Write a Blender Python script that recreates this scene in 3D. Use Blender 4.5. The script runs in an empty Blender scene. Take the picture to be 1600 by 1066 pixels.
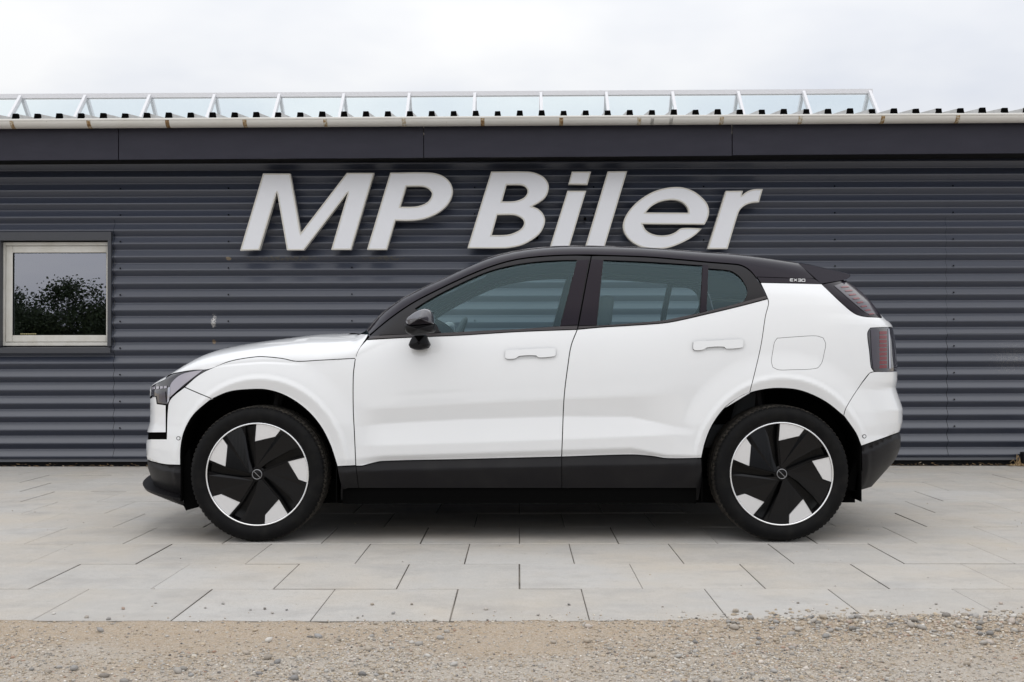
import bpy, math, random
import numpy as np
from mathutils import Matrix, Vector
from mathutils.geometry import delaunay_2d_cdt

random.seed(7); rng = np.random.default_rng(7)
S_ = bpy.context.scene
COL = S_.collection

# ------------------------------------------------------------------ camera
F = 1778.0                      # focal length in photo pixels (1600 wide)
CAM = np.array([0.0, 0.0, 0.943])
yaw, pitch, roll = math.atan(11/F), math.atan(23/F), 0.0016
Fw = np.array([-math.sin(yaw)*math.cos(pitch), math.cos(yaw)*math.cos(pitch), math.sin(pitch)])
R0 = np.array([math.cos(yaw), math.sin(yaw), 0.0]); U0 = np.cross(R0, Fw)
Rt = math.cos(roll)*R0 - math.sin(roll)*U0
Up = math.cos(roll)*U0 + math.sin(roll)*R0
cd = bpy.data.cameras.new('camera'); cam = bpy.data.objects.new('camera', cd); COL.objects.link(cam)
cd.sensor_width = 36.0; cd.lens = F*36/1600; cd.clip_start = 0.05; cd.clip_end = 2000
M = Matrix.Identity(4)
for i in range(3):
    M[i][0] = Rt[i]; M[i][1] = Up[i]; M[i][2] = -Fw[i]; M[i][3] = CAM[i]
cam.matrix_world = M; S_.camera = cam

def proj(P):
    d = np.asarray(P, float) - CAM
    zf = d @ Fw
    return 800 + F*(d @ Rt)/zf, 533 - F*(d @ Up)/zf, zf
def at(px, py, Y):
    """the point of the vertical plane at distance Y that the photo shows at a pixel"""
    d = Fw*F + Rt*(px-800) - Up*(py-533)
    return CAM + d*(Y/d[1])

# ------------------------------------------------------------------ sky, sun, exposure
SUN_EL, SUN_AZ = math.radians(52), math.radians(202)     # behind the camera, a little to the left
w = bpy.data.worlds.new('World'); S_.world = w; w.use_nodes = True
nt = w.node_tree; nt.nodes.clear()
def wn(t, **k):
    n = nt.nodes.new(t)
    for a, b in k.items(): setattr(n, a, b)
    return n
out = wn('ShaderNodeOutputWorld'); bg = wn('ShaderNodeBackground'); bg.inputs['Strength'].default_value = 0.1
sky = wn('ShaderNodeTexSky', sky_type='NISHITA', sun_disc=False, sun_elevation=SUN_EL, sun_rotation=SUN_AZ)
tc = wn('ShaderNodeTexCoord'); sep = wn('ShaderNodeSeparateXYZ')
nt.links.new(tc.outputs['Generated'], sep.inputs[0])
def wmath(op, a, b=None, c=None):
    n = wn('ShaderNodeMath', operation=op)
    for i, x in enumerate((a, b, c)):
        if x is None: continue
        if isinstance(x, (int, float)): n.inputs[i].default_value = x
        else: nt.links.new(x, n.inputs[i])
    return n.outputs[0]
zc = wmath('MAXIMUM', sep.outputs['Z'], 0.0)
grad = wmath('MULTIPLY_ADD', zc, .44*1.1, .44)          # overcast sky, brighter towards the zenith
den = wmath('ADD', zc, 0.22)
cmb = wn('ShaderNodeCombineXYZ')
SKX, SKY_ = 5.5, 6.6
nt.links.new(wmath('ADD', wmath('DIVIDE', sep.outputs['X'], den), SKX), cmb.inputs[0])
nt.links.new(wmath('ADD', wmath('DIVIDE', sep.outputs['Y'], den), SKY_), cmb.inputs[1])
nz = wn('ShaderNodeTexNoise'); nz.inputs['Scale'].default_value = .9; nz.inputs['Detail'].default_value = 5
nz.inputs['Roughness'].default_value = 0.5
nt.links.new(cmb.outputs[0], nz.inputs['Vector'])
rp = wn('ShaderNodeValToRGB'); rp.color_ramp.elements[0].position = 0.40; rp.color_ramp.elements[1].position = 0.60
rp.color_ramp.elements[0].color = (0.76, 0.79, 0.86, 1); rp.color_ramp.elements[1].color = (1.0, 1.0, 1.0, 1)
nt.links.new(nz.outputs['Fac'], rp.inputs[0])
SKYL = 18.6
sc = wn('ShaderNodeVectorMath', operation='SCALE'); nt.links.new(rp.outputs[0], sc.inputs[0])
nt.links.new(wmath('MULTIPLY', grad, SKYL), sc.inputs['Scale'])
mx = wn('ShaderNodeMix', data_type='RGBA'); mx.inputs['Factor'].default_value = 0.93
nt.links.new(sky.outputs[0], mx.inputs['A']); nt.links.new(sc.outputs[0], mx.inputs['B'])
nt.links.new(mx.outputs['Result'], bg.inputs['Color']); nt.links.new(bg.outputs[0], out.inputs[0])

sd = bpy.data.lights.new('sun', 'SUN'); sun = bpy.data.objects.new('sun', sd); COL.objects.link(sun)
sd.energy = 0.5; sd.angle = math.radians(100); sd.color = (1.0, 0.97, 0.92)
sv = Vector((math.sin(SUN_AZ)*math.cos(SUN_EL), math.cos(SUN_AZ)*math.cos(SUN_EL), math.sin(SUN_EL)))
sun.rotation_euler = sv.to_track_quat('Z', 'Y').to_euler()
S_.view_settings.view_transform = 'Standard'; S_.view_settings.look = 'None'
S_.view_settings.exposure = 0.0; S_.view_settings.gamma = 1.0; S_.view_settings.use_curve_mapping = False

# ------------------------------------------------------------------ materials
def mat(name, col=(.5,.5,.5), rough=.5, metal=0., coat=0., spec=.5, build=None, coat_rough=.03):
    m = bpy.data.materials.new(name); m.use_nodes = True
    b = m.node_tree.nodes['Principled BSDF']
    b.inputs['Base Color'].default_value = (*col, 1); b.inputs['Roughness'].default_value = rough
    b.inputs['Metallic'].default_value = metal; b.inputs['Coat Weight'].default_value = coat
    b.inputs['Coat Roughness'].default_value = coat_rough; b.inputs['Specular IOR Level'].default_value = spec
    if build: build(m.node_tree, b)
    return m
class G:
    """small node-graph helper"""
    def __init__(s, t): s.t = t
    def n(s, ty, **k):
        x = s.t.nodes.new(ty)
        for a, b in k.items(): setattr(x, a, b)
        return x
    def put(s, v, sock):
        if hasattr(v, 'is_linked') or hasattr(v, 'links'): s.t.links.new(v, sock)
        else: sock.default_value = v
    def coord(s, kind='Object'): return s.n('ShaderNodeTexCoord').outputs[kind]
    def noise(s, scale, vec=None, detail=4, rough=.55, out='Fac'):
        x = s.n('ShaderNodeTexNoise'); x.inputs['Scale'].default_value = scale
        x.inputs['Detail'].default_value = detail; x.inputs['Roughness'].default_value = rough
        if vec is not None: s.t.links.new(vec, x.inputs['Vector'])
        return x.outputs[out]
    def ramp(s, fac, stops):
        r = s.n('ShaderNodeValToRGB'); e = r.color_ramp.elements
        while len(e) < len(stops): e.new(.5)
        for el, (p, c) in zip(e, stops):
            el.position = p; el.color = (*c, 1) if len(c) == 3 else c
        s.t.links.new(fac, r.inputs[0]); return r.outputs[0]
    def mix(s, fac, a, b, mode='MIX'):
        x = s.n('ShaderNodeMix', data_type='RGBA', blend_type=mode)
        s.put(fac, x.inputs['Factor'])
        for v, k in ((a, 'A'), (b, 'B')):
            if isinstance(v, tuple): v = (*v, 1) if len(v) == 3 else v
            s.put(v, x.inputs[k])
        return x.outputs['Result']
    def math(s, op, a, b=0.0):
        x = s.n('ShaderNodeMath', operation=op); s.put(a, x.inputs[0]); s.put(b, x.inputs[1]); return x.outputs[0]
    def maprange(s, v, a, b, c=0., d=1.):
        x = s.n('ShaderNodeMapRange'); s.put(v, x.inputs[0])
        for i, q in zip((1, 2, 3, 4), (a, b, c, d)): x.inputs[i].default_value = q
        return x.outputs[0]
    def scalevec(s, vec, xyz):
        x = s.n('ShaderNodeVectorMath', operation='MULTIPLY'); s.t.links.new(vec, x.inputs[0]); x.inputs[1].default_value = xyz
        return x.outputs[0]
    def bump(s, h, strength, dist, b):
        x = s.n('ShaderNodeBump'); x.inputs['Strength'].default_value = strength; x.inputs['Distance'].default_value = dist
        s.t.links.new(h, x.inputs['Height']); s.t.links.new(x.outputs[0], b.inputs['Normal'])
def grey(v): return (v, v, v)

def b_white(t, b):
    g = G(t); n = g.noise(7, g.coord(), 3)
    t.links.new(g.mix(n, (.77, .78, .795), (.79, .80, .81)), b.inputs['Base Color'])
M_white = mat('car_white_paint', (.79,.80,.81), .4, coat=.95, spec=.1, build=b_white)
def b_black(t, b):
    g = G(t); n = g.noise(60, g.coord(), 5)
    t.links.new(g.maprange(n, .35, .7, .10, .20), b.inputs['Roughness'])
M_gloss = mat('black_roof_paint', (.011,.009,.013), .14, coat=0., spec=.17, build=b_black)
M_gloss.node_tree.nodes['Principled BSDF'].inputs['Specular Tint'].default_value = (1,.90,1,1)
M_cap = mat('black_mirror_cap', (.05,.045,.055), .16, spec=.7, coat=1.)
M_trim = mat('black_trim', (.010,.009,.011), .3, spec=.22)
def b_clad(t, b):
    g = G(t); n = g.noise(900, g.coord(), 2)
    g.bump(n, .25, .001, b)
    d = g.noise(5, g.coord(), 5)
    t.links.new(g.mix(g.maprange(d, .45, .75), (.007,.0065,.008), (.012,.0115,.012)), b.inputs['Base Color'])
M_clad = mat('grained_black_plastic', (.022,.021,.023), .46, spec=.22, build=b_clad)
M_liner = mat('matte_black_liner', (.004,.004,.004), .95, spec=0.)
M_shell = mat('dark_inner_body', (.008,.008,.009), .8, spec=.2)
def b_tyre(t, b):
    g = G(t); n = g.noise(16, g.coord(), 5)
    t.links.new(g.mix(g.maprange(n, .45, .75), (.004,.004,.0045), (.010,.0095,.009)), b.inputs['Base Color'])
    g.bump(g.noise(300, g.coord(), 2), .2, .001, b)
M_tyre = mat('tyre_rubber', (.015,.015,.016), .6, spec=.14, build=b_tyre)
def b_tread(t, b):
    g = G(t); n = g.noise(30, g.coord(), 5)
    t.links.new(g.mix(g.maprange(n, .35, .7), (.02,.019,.018), (.075,.066,.055)), b.inputs['Base Color'])
M_tread = mat('dusty_tread', (.03,.03,.03), .85, spec=.2, build=b_tread)
M_silver = mat('machined_alloy', (.80,.80,.81), .36, metal=.6)
M_ring = mat('bright_rim_edge', (.85,.85,.86), .25, metal=.8)
M_blade = mat('gloss_black_alloy', (.003,.003,.0035), .2, spec=.2)
M_drl = mat('light_lens_grey', (.36,.34,.39), .2, coat=1.)
M_chrome = mat('lamp_reflector', (.55,.55,.6), .15, metal=1.)
M_red = mat('red_lamp_plastic', (.15,.010,.018), .3, coat=.25)
M_lampgrey = mat('smoked_lamp_lens', (.045,.038,.052), .2, coat=.35)
M_darklens = mat('dark_lamp_lens', (.016,.014,.02), .1, coat=1.)
M_seat = mat('grey_seat_fabric', (.06,.065,.07), .9)
M_lining = mat('grey_headliner', (.16,.165,.17), .9)
M_letterw = mat('badge_white', (.6,.6,.6), .4)

def glass_mat(name, tint, refl, rough=0.0, gcol=(.95,.98,1.0)):
    m = bpy.data.materials.new(name); m.use_nodes = True; t = m.node_tree; t.nodes.clear(); g = G(t)
    o = g.n('ShaderNodeOutputMaterial'); tr = g.n('ShaderNodeBsdfTransparent'); gl = g.n('ShaderNodeBsdfGlossy')
    tr.inputs[0].default_value = (*tint, 1); gl.inputs['Roughness'].default_value = rough
    gl.inputs['Color'].default_value = (*gcol, 1)
    geo = g.n('ShaderNodeNewGeometry'); dt = g.n('ShaderNodeVectorMath', operation='DOT_PRODUCT')
    t.links.new(geo.outputs['Incoming'], dt.inputs[0]); t.links.new(geo.outputs['Normal'], dt.inputs[1])
    c1 = g.math('SUBTRACT', 1.0, g.math('ABSOLUTE', dt.outputs['Value'])); sch = g.math('MULTIPLY_ADD', g.math('POWER', c1, 5.0), 1-refl)
    sch.node.inputs[2].default_value = refl
    mxx = g.n('ShaderNodeMixShader'); t.links.new(sch, mxx.inputs[0])
    t.links.new(tr.outputs[0], mxx.inputs[1]); t.links.new(gl.outputs[0], mxx.inputs[2]); t.links.new(mxx.outputs[0], o.inputs[0])
    return m
M_glass = glass_mat('tinted_car_glass', (.78,.92,.93), .05, gcol=(.66,.92,1.0))
M_wglass = glass_mat('window_pane_glass', (.42,.46,.48), .28, gcol=(.84,.87,1.0))
M_skyglass = glass_mat('skylight_glass', (.925,.965,.972), .03)

# ------------------------------------------------------------------ object helpers
def mesh_obj(name, verts, faces, m=None, parent=None, smooth=False, mats=None, fm=None):
    me = bpy.data.meshes.new(name); me.from_pydata([tuple(map(float, v)) for v in verts], [], [tuple(map(int, f)) for f in faces])
    for x in (mats or ([m] if m else [])): me.materials.append(x)
    if fm is not None: me.polygons.foreach_set('material_index', np.asarray(fm, dtype=np.int32))
    if smooth: me.polygons.foreach_set('use_smooth', np.ones(len(me.polygons), dtype=bool))
    me.update()
    o = bpy.data.objects.new(name, me); COL.objects.link(o)
    if parent: o.parent = parent
    return o
def empty(name, loc=(0,0,0), parent=None):
    o = bpy.data.objects.new(name, None); o.location = loc; o.empty_display_size = .2; COL.objects.link(o)
    if parent: o.parent = parent
    return o
def tag(o, label=None, cat=None, group=None, kind=None):
    if label: o['label'] = label
    if cat: o['category'] = cat
    if group: o['group'] = group
    if kind: o['kind'] = kind
    return o
class MB:
    def __init__(s): s.v = []; s.f = []; s.m = []
    def add(s, v, f, m=0):
        b = len(s.v); s.v += [tuple(map(float, q)) for q in v]; s.f += [tuple(i+b for i in q) for q in f]; s.m += [m]*len(f)
    def box(s, x0, x1, y0, y1, z0, z1, m=0):
        s.add([(x0,y0,z0),(x1,y0,z0),(x1,y1,z0),(x0,y1,z0),(x0,y0,z1),(x1,y0,z1),(x1,y1,z1),(x0,y1,z1)],
              [(0,3,2,1),(4,5,6,7),(0,1,5,4),(1,2,6,5),(2,3,7,6),(3,0,4,7)], m)
    def beam(s, a, b, wx, wy, up=(0,0,1), m=0):
        a = np.array(a, float); b = np.array(b, float); d = b-a; d /= np.linalg.norm(d)
        u = np.cross(d, up); u /= np.linalg.norm(u); v = np.cross(u, d)
        q = []
        for p in (a, b):
            for i, j in ((-1,-1),(1,-1),(1,1),(-1,1)): q.append(p + u*i*wx/2 + v*j*wy/2)
        s.add(q, [(0,3,2,1),(4,5,6,7),(0,1,5,4),(1,2,6,5),(2,3,7,6),(3,0,4,7)], m)
    def tube(s, pts, r, n=8, m=0):
        pts = [np.array(p, float) for p in pts]; rings = []
        for i, p in enumerate(pts):
            d = pts[min(i+1, len(pts)-1)] - pts[max(i-1, 0)]; d /= np.linalg.norm(d)
            a = np.cross(d, (0.3,.2,.93)); a /= np.linalg.norm(a); b = np.cross(d, a)
            rr = r[i] if hasattr(r, '__len__') else r
            rings.append([p + rr*(a*math.cos(2*math.pi*k/n) + b*math.sin(2*math.pi*k/n)) for k in range(n)])
        v = [q for R in rings for q in R]; f = []
        for i in range(len(rings)-1):
            for k in range(n): f.append((i*n+k, i*n+(k+1)%n, (i+1)*n+(k+1)%n, (i+1)*n+k))
        f.append(tuple(range(n))[::-1]); f.append(tuple((len(rings)-1)*n+k for k in range(n)))
        s.add(v, f, m)
    def build(s, name, m=None, parent=None, smooth=False, mats=None):
        return mesh_obj(name, s.v, s.f, m, parent, smooth, mats, s.m if mats else None)
def bevel(o, wdt, seg=2, ang=30):
    b = o.modifiers.new('bevel', 'BEVEL'); b.width = wdt; b.segments = seg; b.limit_method = 'ANGLE'; b.angle_limit = math.radians(ang)
    b.harden_normals = False
    for p in o.data.polygons: p.use_smooth = True
    try: o.data.set_sharp_from_angle(angle=math.radians(40))
    except Exception: pass

# ------------------------------------------------------------------ polygon helpers
def smooth_poly(pts, step=4.0, ang=38., closed=True):
    """dense polyline through pts (items (x,y) or (x,y,tag)); gentle turns become curves, sharp ones stay corners"""
    P = np.array([(p[0], p[1]) for p in pts], float); T = [p[2] if len(p) > 2 else None for p in pts]
    n = len(P); corner = [False]*n
    for i in range(n):
        if not closed and i in (0, n-1): corner[i] = True; continue
        a = P[i]-P[i-1]; b = P[(i+1) % n]-P[i]
        c = np.dot(a, b)/(np.linalg.norm(a)*np.linalg.norm(b)+1e-12)
        corner[i] = math.degrees(math.acos(max(-1, min(1, c)))) > ang or T[i] is not None
    out = []; tg = []
    for i in range(n if closed else n-1):
        j = (i+1) % n; L = np.linalg.norm(P[j]-P[i])
        d = (P[j]-P[i])
        def tan(k):
            if corner[k]: return d
            t = P[(k+1) % n]-P[k-1]; return t/np.linalg.norm(t)*L
        m0, m1 = tan(i), tan(j)
        k = max(1, int(math.ceil(L/step)))
        for q in range(k):
            s = q/k; h = (2*s**3-3*s**2+1, s**3-2*s**2+s, -2*s**3+3*s**2, s**3-s**2)
            out.append(h[0]*P[i]+h[1]*m0+h[2]*P[j]+h[3]*m1)
            tg.append(T[i] if (q == 0 or T[i] == T[j]) else None)
    if not closed: out.append(P[-1]); tg.append(T[-1])
    return np.array(out), tg
def area2(P): return np.sum(P[:,0]*np.roll(P[:,1],-1)-np.roll(P[:,0],-1)*P[:,1])
def inset_poly(P, d):
    if d == 0: return P.copy()
    s = 1 if area2(P) > 0 else -1
    a = P-np.roll(P,1,0); b = np.roll(P,-1,0)-P
    a /= np.linalg.norm(a,axis=1)[:,None]+1e-12; b /= np.linalg.norm(b,axis=1)[:,None]+1e-12
    na = np.stack([-a[:,1],a[:,0]],1)*s; nb = np.stack([-b[:,1],b[:,0]],1)*s
    m = na+nb; L2 = np.sum(m*m,1)[:,None]; m = m*2/np.maximum(L2, .8)
    return P+m*d
def inside(P, Q):
    x, y = Q[:,0], Q[:,1]; r = np.zeros(len(Q), bool); n = len(P)
    for i in range(n):
        x0, y0 = P[i]; x1, y1 = P[(i+1) % n]
        c = (y0 > y) != (y1 > y)
        if c.any():
            with np.errstate(divide='ignore', invalid='ignore'):
                r ^= c & (x < (x1-x0)*(y-y0)/(y1-y0+1e-30)+x0)
    return r
def triangulate(loops, spacing=None):
    """loops[0] outer, the rest holes -> verts2d, tris (boundary verts first)"""
    V = np.concatenate(loops); E = []; b = 0
    for L in loops:
        n = len(L); E += [(b+i, b+(i+1) % n) for i in range(n)]; b += n
    if spacing:
        mn, mxx = V.min(0), V.max(0)
        xs = np.arange(mn[0], mxx[0], spacing); ys = np.arange(mn[1], mxx[1], spacing)
        if len(xs) and len(ys):
            gx, gy = np.meshgrid(xs, ys); gx = gx + (np.arange(len(ys)) % 2)[:,None]*spacing/2
            g = np.stack([gx.ravel(), gy.ravel()], 1); k = inside(loops[0], g)
            for h in loops[1:]: k &= ~inside(h, g)
            g = g[k]
            if len(g):
                keep = np.ones(len(g), bool)
                for c in range(0, len(g), 2000):
                    dd = ((g[c:c+2000,None,:]-V[None,:,:])**2).sum(2).min(1); keep[c:c+2000] = dd > (spacing*.55)**2
                V = np.concatenate([V, g[keep]])
    r = delaunay_2d_cdt([Vector(p) for p in V], E, [], 0, 1e-7)
    vo = np.array([tuple(v) for v in r[0]]); fo = np.array([f for f in r[2] if len(f) == 3])
    c = vo[fo].mean(1); k = inside(loops[0], c)
    for h in loops[1:]: k &= ~inside(h, c)
    fo = fo[k]
    p = vo[fo]; ar = (p[:,1,0]-p[:,0,0])*(p[:,2,1]-p[:,0,1])-(p[:,1,1]-p[:,0,1])*(p[:,2,0]-p[:,0,0])
    fo = fo[np.abs(ar) > 1e-12]; ar = ar[np.abs(ar) > 1e-12]
    fo[ar < 0] = fo[ar < 0][:, ::-1]
    return vo, fo
def bedges(fo):
    cnt = {}
    for a, b, c in fo:
        for e in ((a,b),(b,c),(c,a)): cnt[e] = 1
    return [e for e in cnt if (e[1], e[0]) not in cnt]

# ================================================================== THE SETTING
Y_EDGE, PW, PD = 4.065, 0.4985, 0.5533
Y_WALL = 9.79
def b_gravel(t, b):
    g = G(t); v = g.coord('Object')
    sep = g.n('ShaderNodeSeparateXYZ'); t.links.new(v, sep.inputs[0])
    big = g.noise(1.3, g.scalevec(v, (1,2.2,1)), 5); fine = g.noise(210, v, 4, .75); mid = g.noise(45, v, 6, .7)
    band = g.maprange(g.math('ADD', sep.outputs['Y'], g.maprange(big, .3, .7, -.35, .35)), 3.45, 3.85)
    band = g.math('MULTIPLY', band, g.math('MULTIPLY', g.maprange(sep.outputs['Y'], 4.2, 4.8, 1, .15), 1.0))
    base = g.mix(band, (.50,.445,.38), (.44,.33,.22))
    base = g.mix(g.maprange(mid, .3, .75, 0, .7), base, (.47,.44,.40))
    vo = g.n('ShaderNodeTexVoronoi'); vo.inputs['Scale'].default_value = 130; t.links.new(v, vo.inputs['Vector'])
    hs = g.n('ShaderNodeSeparateColor'); t.links.new(vo.outputs['Color'], hs.inputs[0])
    base = g.mix(g.maprange(hs.outputs[0], .0, 1., .0, .45), base, (.27,.22,.165))
    base = g.mix(g.maprange(fine, .52, .74), base, (.60,.56,.51), 'MIX')
    base = g.mix(g.maprange(fine, .45, .28), base, (.16,.135,.105))
    t.links.new(base, b.inputs['Base Color'])
    hh = g.math('ADD', g.math('MULTIPLY', fine, .6), g.math('MULTIPLY', mid, 1.0))
    g.bump(hh, .9, .006, b)
M_gravel = mat('sandy_gravel', (.4,.35,.28), .95, spec=.2, build=b_gravel)
# ground sheet: fine relief in front of the camera, one flat sheet out to the horizon
def axis(fine0, fine1, st, far):
    a = list(np.arange(fine0, fine1+1e-6, st)); k = st; lo = a[0]; hi = a[-1]; L = []; H = []
    while hi < far: k *= 1.7; hi += k; H.append(hi)
    k = st
    while lo > -far: k *= 1.7; lo -= k; L.append(lo)
    return np.array(L[::-1]+a+H)
gxs, gys = axis(-2.6, 2.6, .02, 420), axis(2.7, 4.12, .02, 420)
GX, GY = np.meshgrid(gxs, gys)
def vnoise(x, y, s, seed):
    r = np.random.default_rng(seed).random((64, 64)); x = x*s; y = y*s
    i = np.floor(x).astype(int); j = np.floor(y).astype(int); fx = x-i; fy = y-j; fx = fx*fx*(3-2*fx); fy = fy*fy*(3-2*fy)
    g = lambda a, b: r[a % 64, b % 64]
    return (g(i,j)*(1-fx)+g(i+1,j)*fx)*(1-fy)+(g(i,j+1)*(1-fx)+g(i+1,j+1)*fx)*fy
def gravel_z(x, y):
    x = np.asarray(x, float); y = np.asarray(y, float)
    z = -.022 + .010*(vnoise(x, y, 5, 1)-.5) + .007*(vnoise(x, y, 16, 2)-.5) + .005*(vnoise(x, y, 45, 3)-.5)
    ridge = np.clip((x-.35)/1.1, 0, 1)*np.exp(-((y-4.0)/.13)**2)*.022     # heaped against the paving on the right
    near = np.exp(-((y-4.06)/.10)**2)*.021
    z = np.where(y < Y_EDGE, z+ridge+near, -.075)
    return np.where((y > 2.2) & (np.abs(x) < 3.2), z, np.where(y < Y_EDGE, -.02, -.075))
GZ = gravel_z(GX, GY)
nx_, ny_ = len(gxs), len(gys)
idx = np.arange(nx_*ny_).reshape(ny_, nx_)
fq = np.stack([idx[:-1,:-1].ravel(), idx[:-1,1:].ravel(), idx[1:,1:].ravel(), idx[1:,:-1].ravel()], 1)
ground = mesh_obj('gravel_ground', np.stack([GX.ravel(), GY.ravel(), GZ.ravel()], 1), fq, M_gravel, smooth=True)
tag(ground, kind='structure')

# paving: a bedding sheet with single pavers on it
def b_joint(t, b):
    g = G(t); n = g.noise(2.2, g.coord(), 6, .7)
    t.links.new(g.mix(g.maprange(n, .40, .60), (.075,.068,.06), (.27,.245,.21)), b.inputs['Base Color'])
M_joint = mat('dark_joint_sand', (.1,.09,.07), .95, spec=.1, build=b_joint)
def b_paver(t, b):
    g = G(t); oi = g.n('ShaderNodeObjectInfo'); v = g.coord('Object')
    off = g.n('ShaderNodeVectorMath', operation='ADD'); t.links.new(v, off.inputs[0])
    geo = g.n('ShaderNodeNewGeometry'); wpos = geo.outputs['Position']
    t.links.new(g.scalevec(oi.outputs['Location'], (3.1,1.7,1)), off.inputs[1]); q = off.outputs[0]
    base = g.mix(oi.outputs['Random'], (.425,.408,.382), (.475,.462,.442))
    st = g.noise(1.1, wpos, 5, .6); base = g.mix(g.maprange(st, .42, .66, 0, .65), base, (.50,.44,.36))
    st2 = g.noise(2.3, g.scalevec(wpos, (1,1.6,1)), 5, .6); base = g.mix(g.maprange(st2, .50, .68, 0, .6), base, (.35,.335,.32))
    st3 = g.noise(9, q, 6, .7); base = g.mix(g.maprange(st3, .48, .72, 0, .5), base, (.53,.50,.46)); st4 = g.noise(24, wpos, 5, .7); base = g.mix(g.maprange(st4, .55, .75, 0, .5), base, (.33,.305,.275))
    sp5 = g.noise(160, q, 2, .5); base = g.mix(g.maprange(sp5, .66, .74, 0, .6), base, (.22,.2,.175)); fn = g.noise(330, q, 3, .7); base = g.mix(g.maprange(fn, .54, .72, 0, .6), base, (.20,.18,.16))
    base = g.mix(g.maprange(fn, .44, .30, 0, .4), base, (.6,.58,.55))
    t.links.new(base, b.inputs['Base Color']); g.bump(fn, .35, .002, b)
M_paver = mat('concrete_paver', (.42,.40,.38), .9, spec=.25, build=b_paver)
pv = MB(); pv.box(-9, 9, Y_EDGE+.01, Y_WALL+.4, -.07, -.006)
pavement = pv.build('pavement', M_joint); tag(pavement, kind='structure')
def paver_mesh(wd, dp):
    gx, gy, c = wd/2-.0021, dp/2-.0034, .0022
    v = [(-gx,-gy,-.055),(gx,-gy,-.055),(gx,gy,-.055),(-gx,gy,-.055),(-gx,-gy,-c),(gx,-gy,-c),(gx,gy,-c),(-gx,gy,-c),
         (-gx+c,-gy+c,0),(gx-c,-gy+c,0),(gx-c,gy-c,0),(-gx+c,gy-c,0)]
    f = [(8,9,10,11),(0,1,5,4),(1,2,6,5),(2,3,7,6),(3,0,4,7),(4,5,9,8),(5,6,10,9),(6,7,11,10),(7,4,8,11)]
    me = bpy.data.meshes.new('paver'); me.from_pydata(v, [], f); me.materials.append(M_paver); me.materials.append(M_joint); me.polygons.foreach_set('material_index', np.array([0,1,1,1,1,0,0,0,0],dtype=np.int32)); me.update(); return me
PM = paver_mesh(PW, PD); lastd = Y_WALL-.055-(Y_EDGE+10*PD); PML = paver_mesh(PW, lastd)
for r in range(11):
    shift = 0 if r % 2 else .5
    for c in range(-13, 13):
        o = bpy.data.objects.new('paver', PM if r < 10 else PML); COL.objects.link(o); o.parent = pavement
        y = Y_EDGE+(r+.5)*PD if r < 10 else Y_EDGE+10*PD+lastd/2
        o.location = ((c+.5+shift)*PW+random.uniform(-.0015,.0015), y, random.uniform(-.0016,.0012))
        o.rotation_euler = (random.uniform(-.0016,.0016), random.uniform(-.0016,.0016), random.uniform(-.002,.002))

# ------------------------------------------------------------------ loose gravel
def b_stone(t, b):
    g = G(t); geo = g.n('ShaderNodeNewGeometry'); r = geo.outputs['Random Per Island']
    c = g.ramp(r, [(0,(.34,.28,.21)),(.18,(.50,.41,.30)),(.34,(.26,.25,.24)),(.5,(.62,.57,.49)),(.62,(.40,.39,.375)),(.74,(.50,.41,.30)),(.84,(.09,.09,.095)),(.92,(.74,.71,.66)),(.99,(.34,.22,.16))])
    n = g.noise(150, g.coord(), 3); c = g.mix(g.maprange(n, .35, .7, 0, .4), c, (.45,.40,.34))
    t.links.new(c, b.inputs['Base Color'])
M_stone = mat('gravel_stone', (.35,.32,.28), .9, spec=.25, build=b_stone)
def b_pebble(t, b):
    g = G(t); r = g.n('ShaderNodeObjectInfo').outputs['Random']
    c = g.ramp(r, [(0,(.28,.255,.22)),(.2,(.20,.20,.205)),(.4,(.45,.42,.38)),(.55,(.30,.30,.30)),(.7,(.40,.34,.27)),(.82,(.11,.112,.12)),(.93,(.62,.60,.56)),(1,(.33,.24,.19))])
    n = g.noise(90, g.coord(), 4); c = g.mix(g.maprange(n, .4, .7, 0, .4), c, (.45,.41,.36))
    t.links.new(c, b.inputs['Base Color'])
M_pebble = mat('pebble_stone', (.35,.32,.28), .85, spec=.3, build=b_pebble)
t_ = (1+5**.5)/2
ICO_V = np.array([(-1,t_,0),(1,t_,0),(-1,-t_,0),(1,-t_,0),(0,-1,t_),(0,1,t_),(0,-1,-t_),(0,1,-t_),(t_,0,-1),(t_,0,1),(-t_,0,-1),(-t_,0,1)])/math.hypot(1,t_)
ICO_F = np.array([(0,11,5),(0,5,1),(0,1,7),(0,7,10),(0,10,11),(1,5,9),(5,11,4),(11,10,2),(10,7,6),(7,1,8),(3,9,4),(3,4,2),(3,2,6),(3,6,8),(3,8,9),(4,9,5),(2,4,11),(6,2,10),(8,6,7),(9,8,1)])
def stones(x, y, z, size):
    n = len(x)
    v = ICO_V[None]*(1+rng.uniform(-.25,.25,(n,12,1)))
    v = v*np.stack([rng.uniform(.8,1.35,n), rng.uniform(.7,1.1,n), rng.uniform(.45,.75,n)],1)[:,None,:]
    a = rng.uniform(0, 6.283, n); c, s = np.cos(a)[:,None], np.sin(a)[:,None]
    v = np.stack([v[...,0]*c-v[...,1]*s, v[...,0]*s+v[...,1]*c, v[...,2]], 2)*(size/2)[:,None,None]
    v += np.stack([x,y,z+size*.12],1)[:,None,:]
    return v.reshape(-1,3), (ICO_F[None]+(np.arange(n)*12)[:,None,None]).reshape(-1,3)
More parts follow.
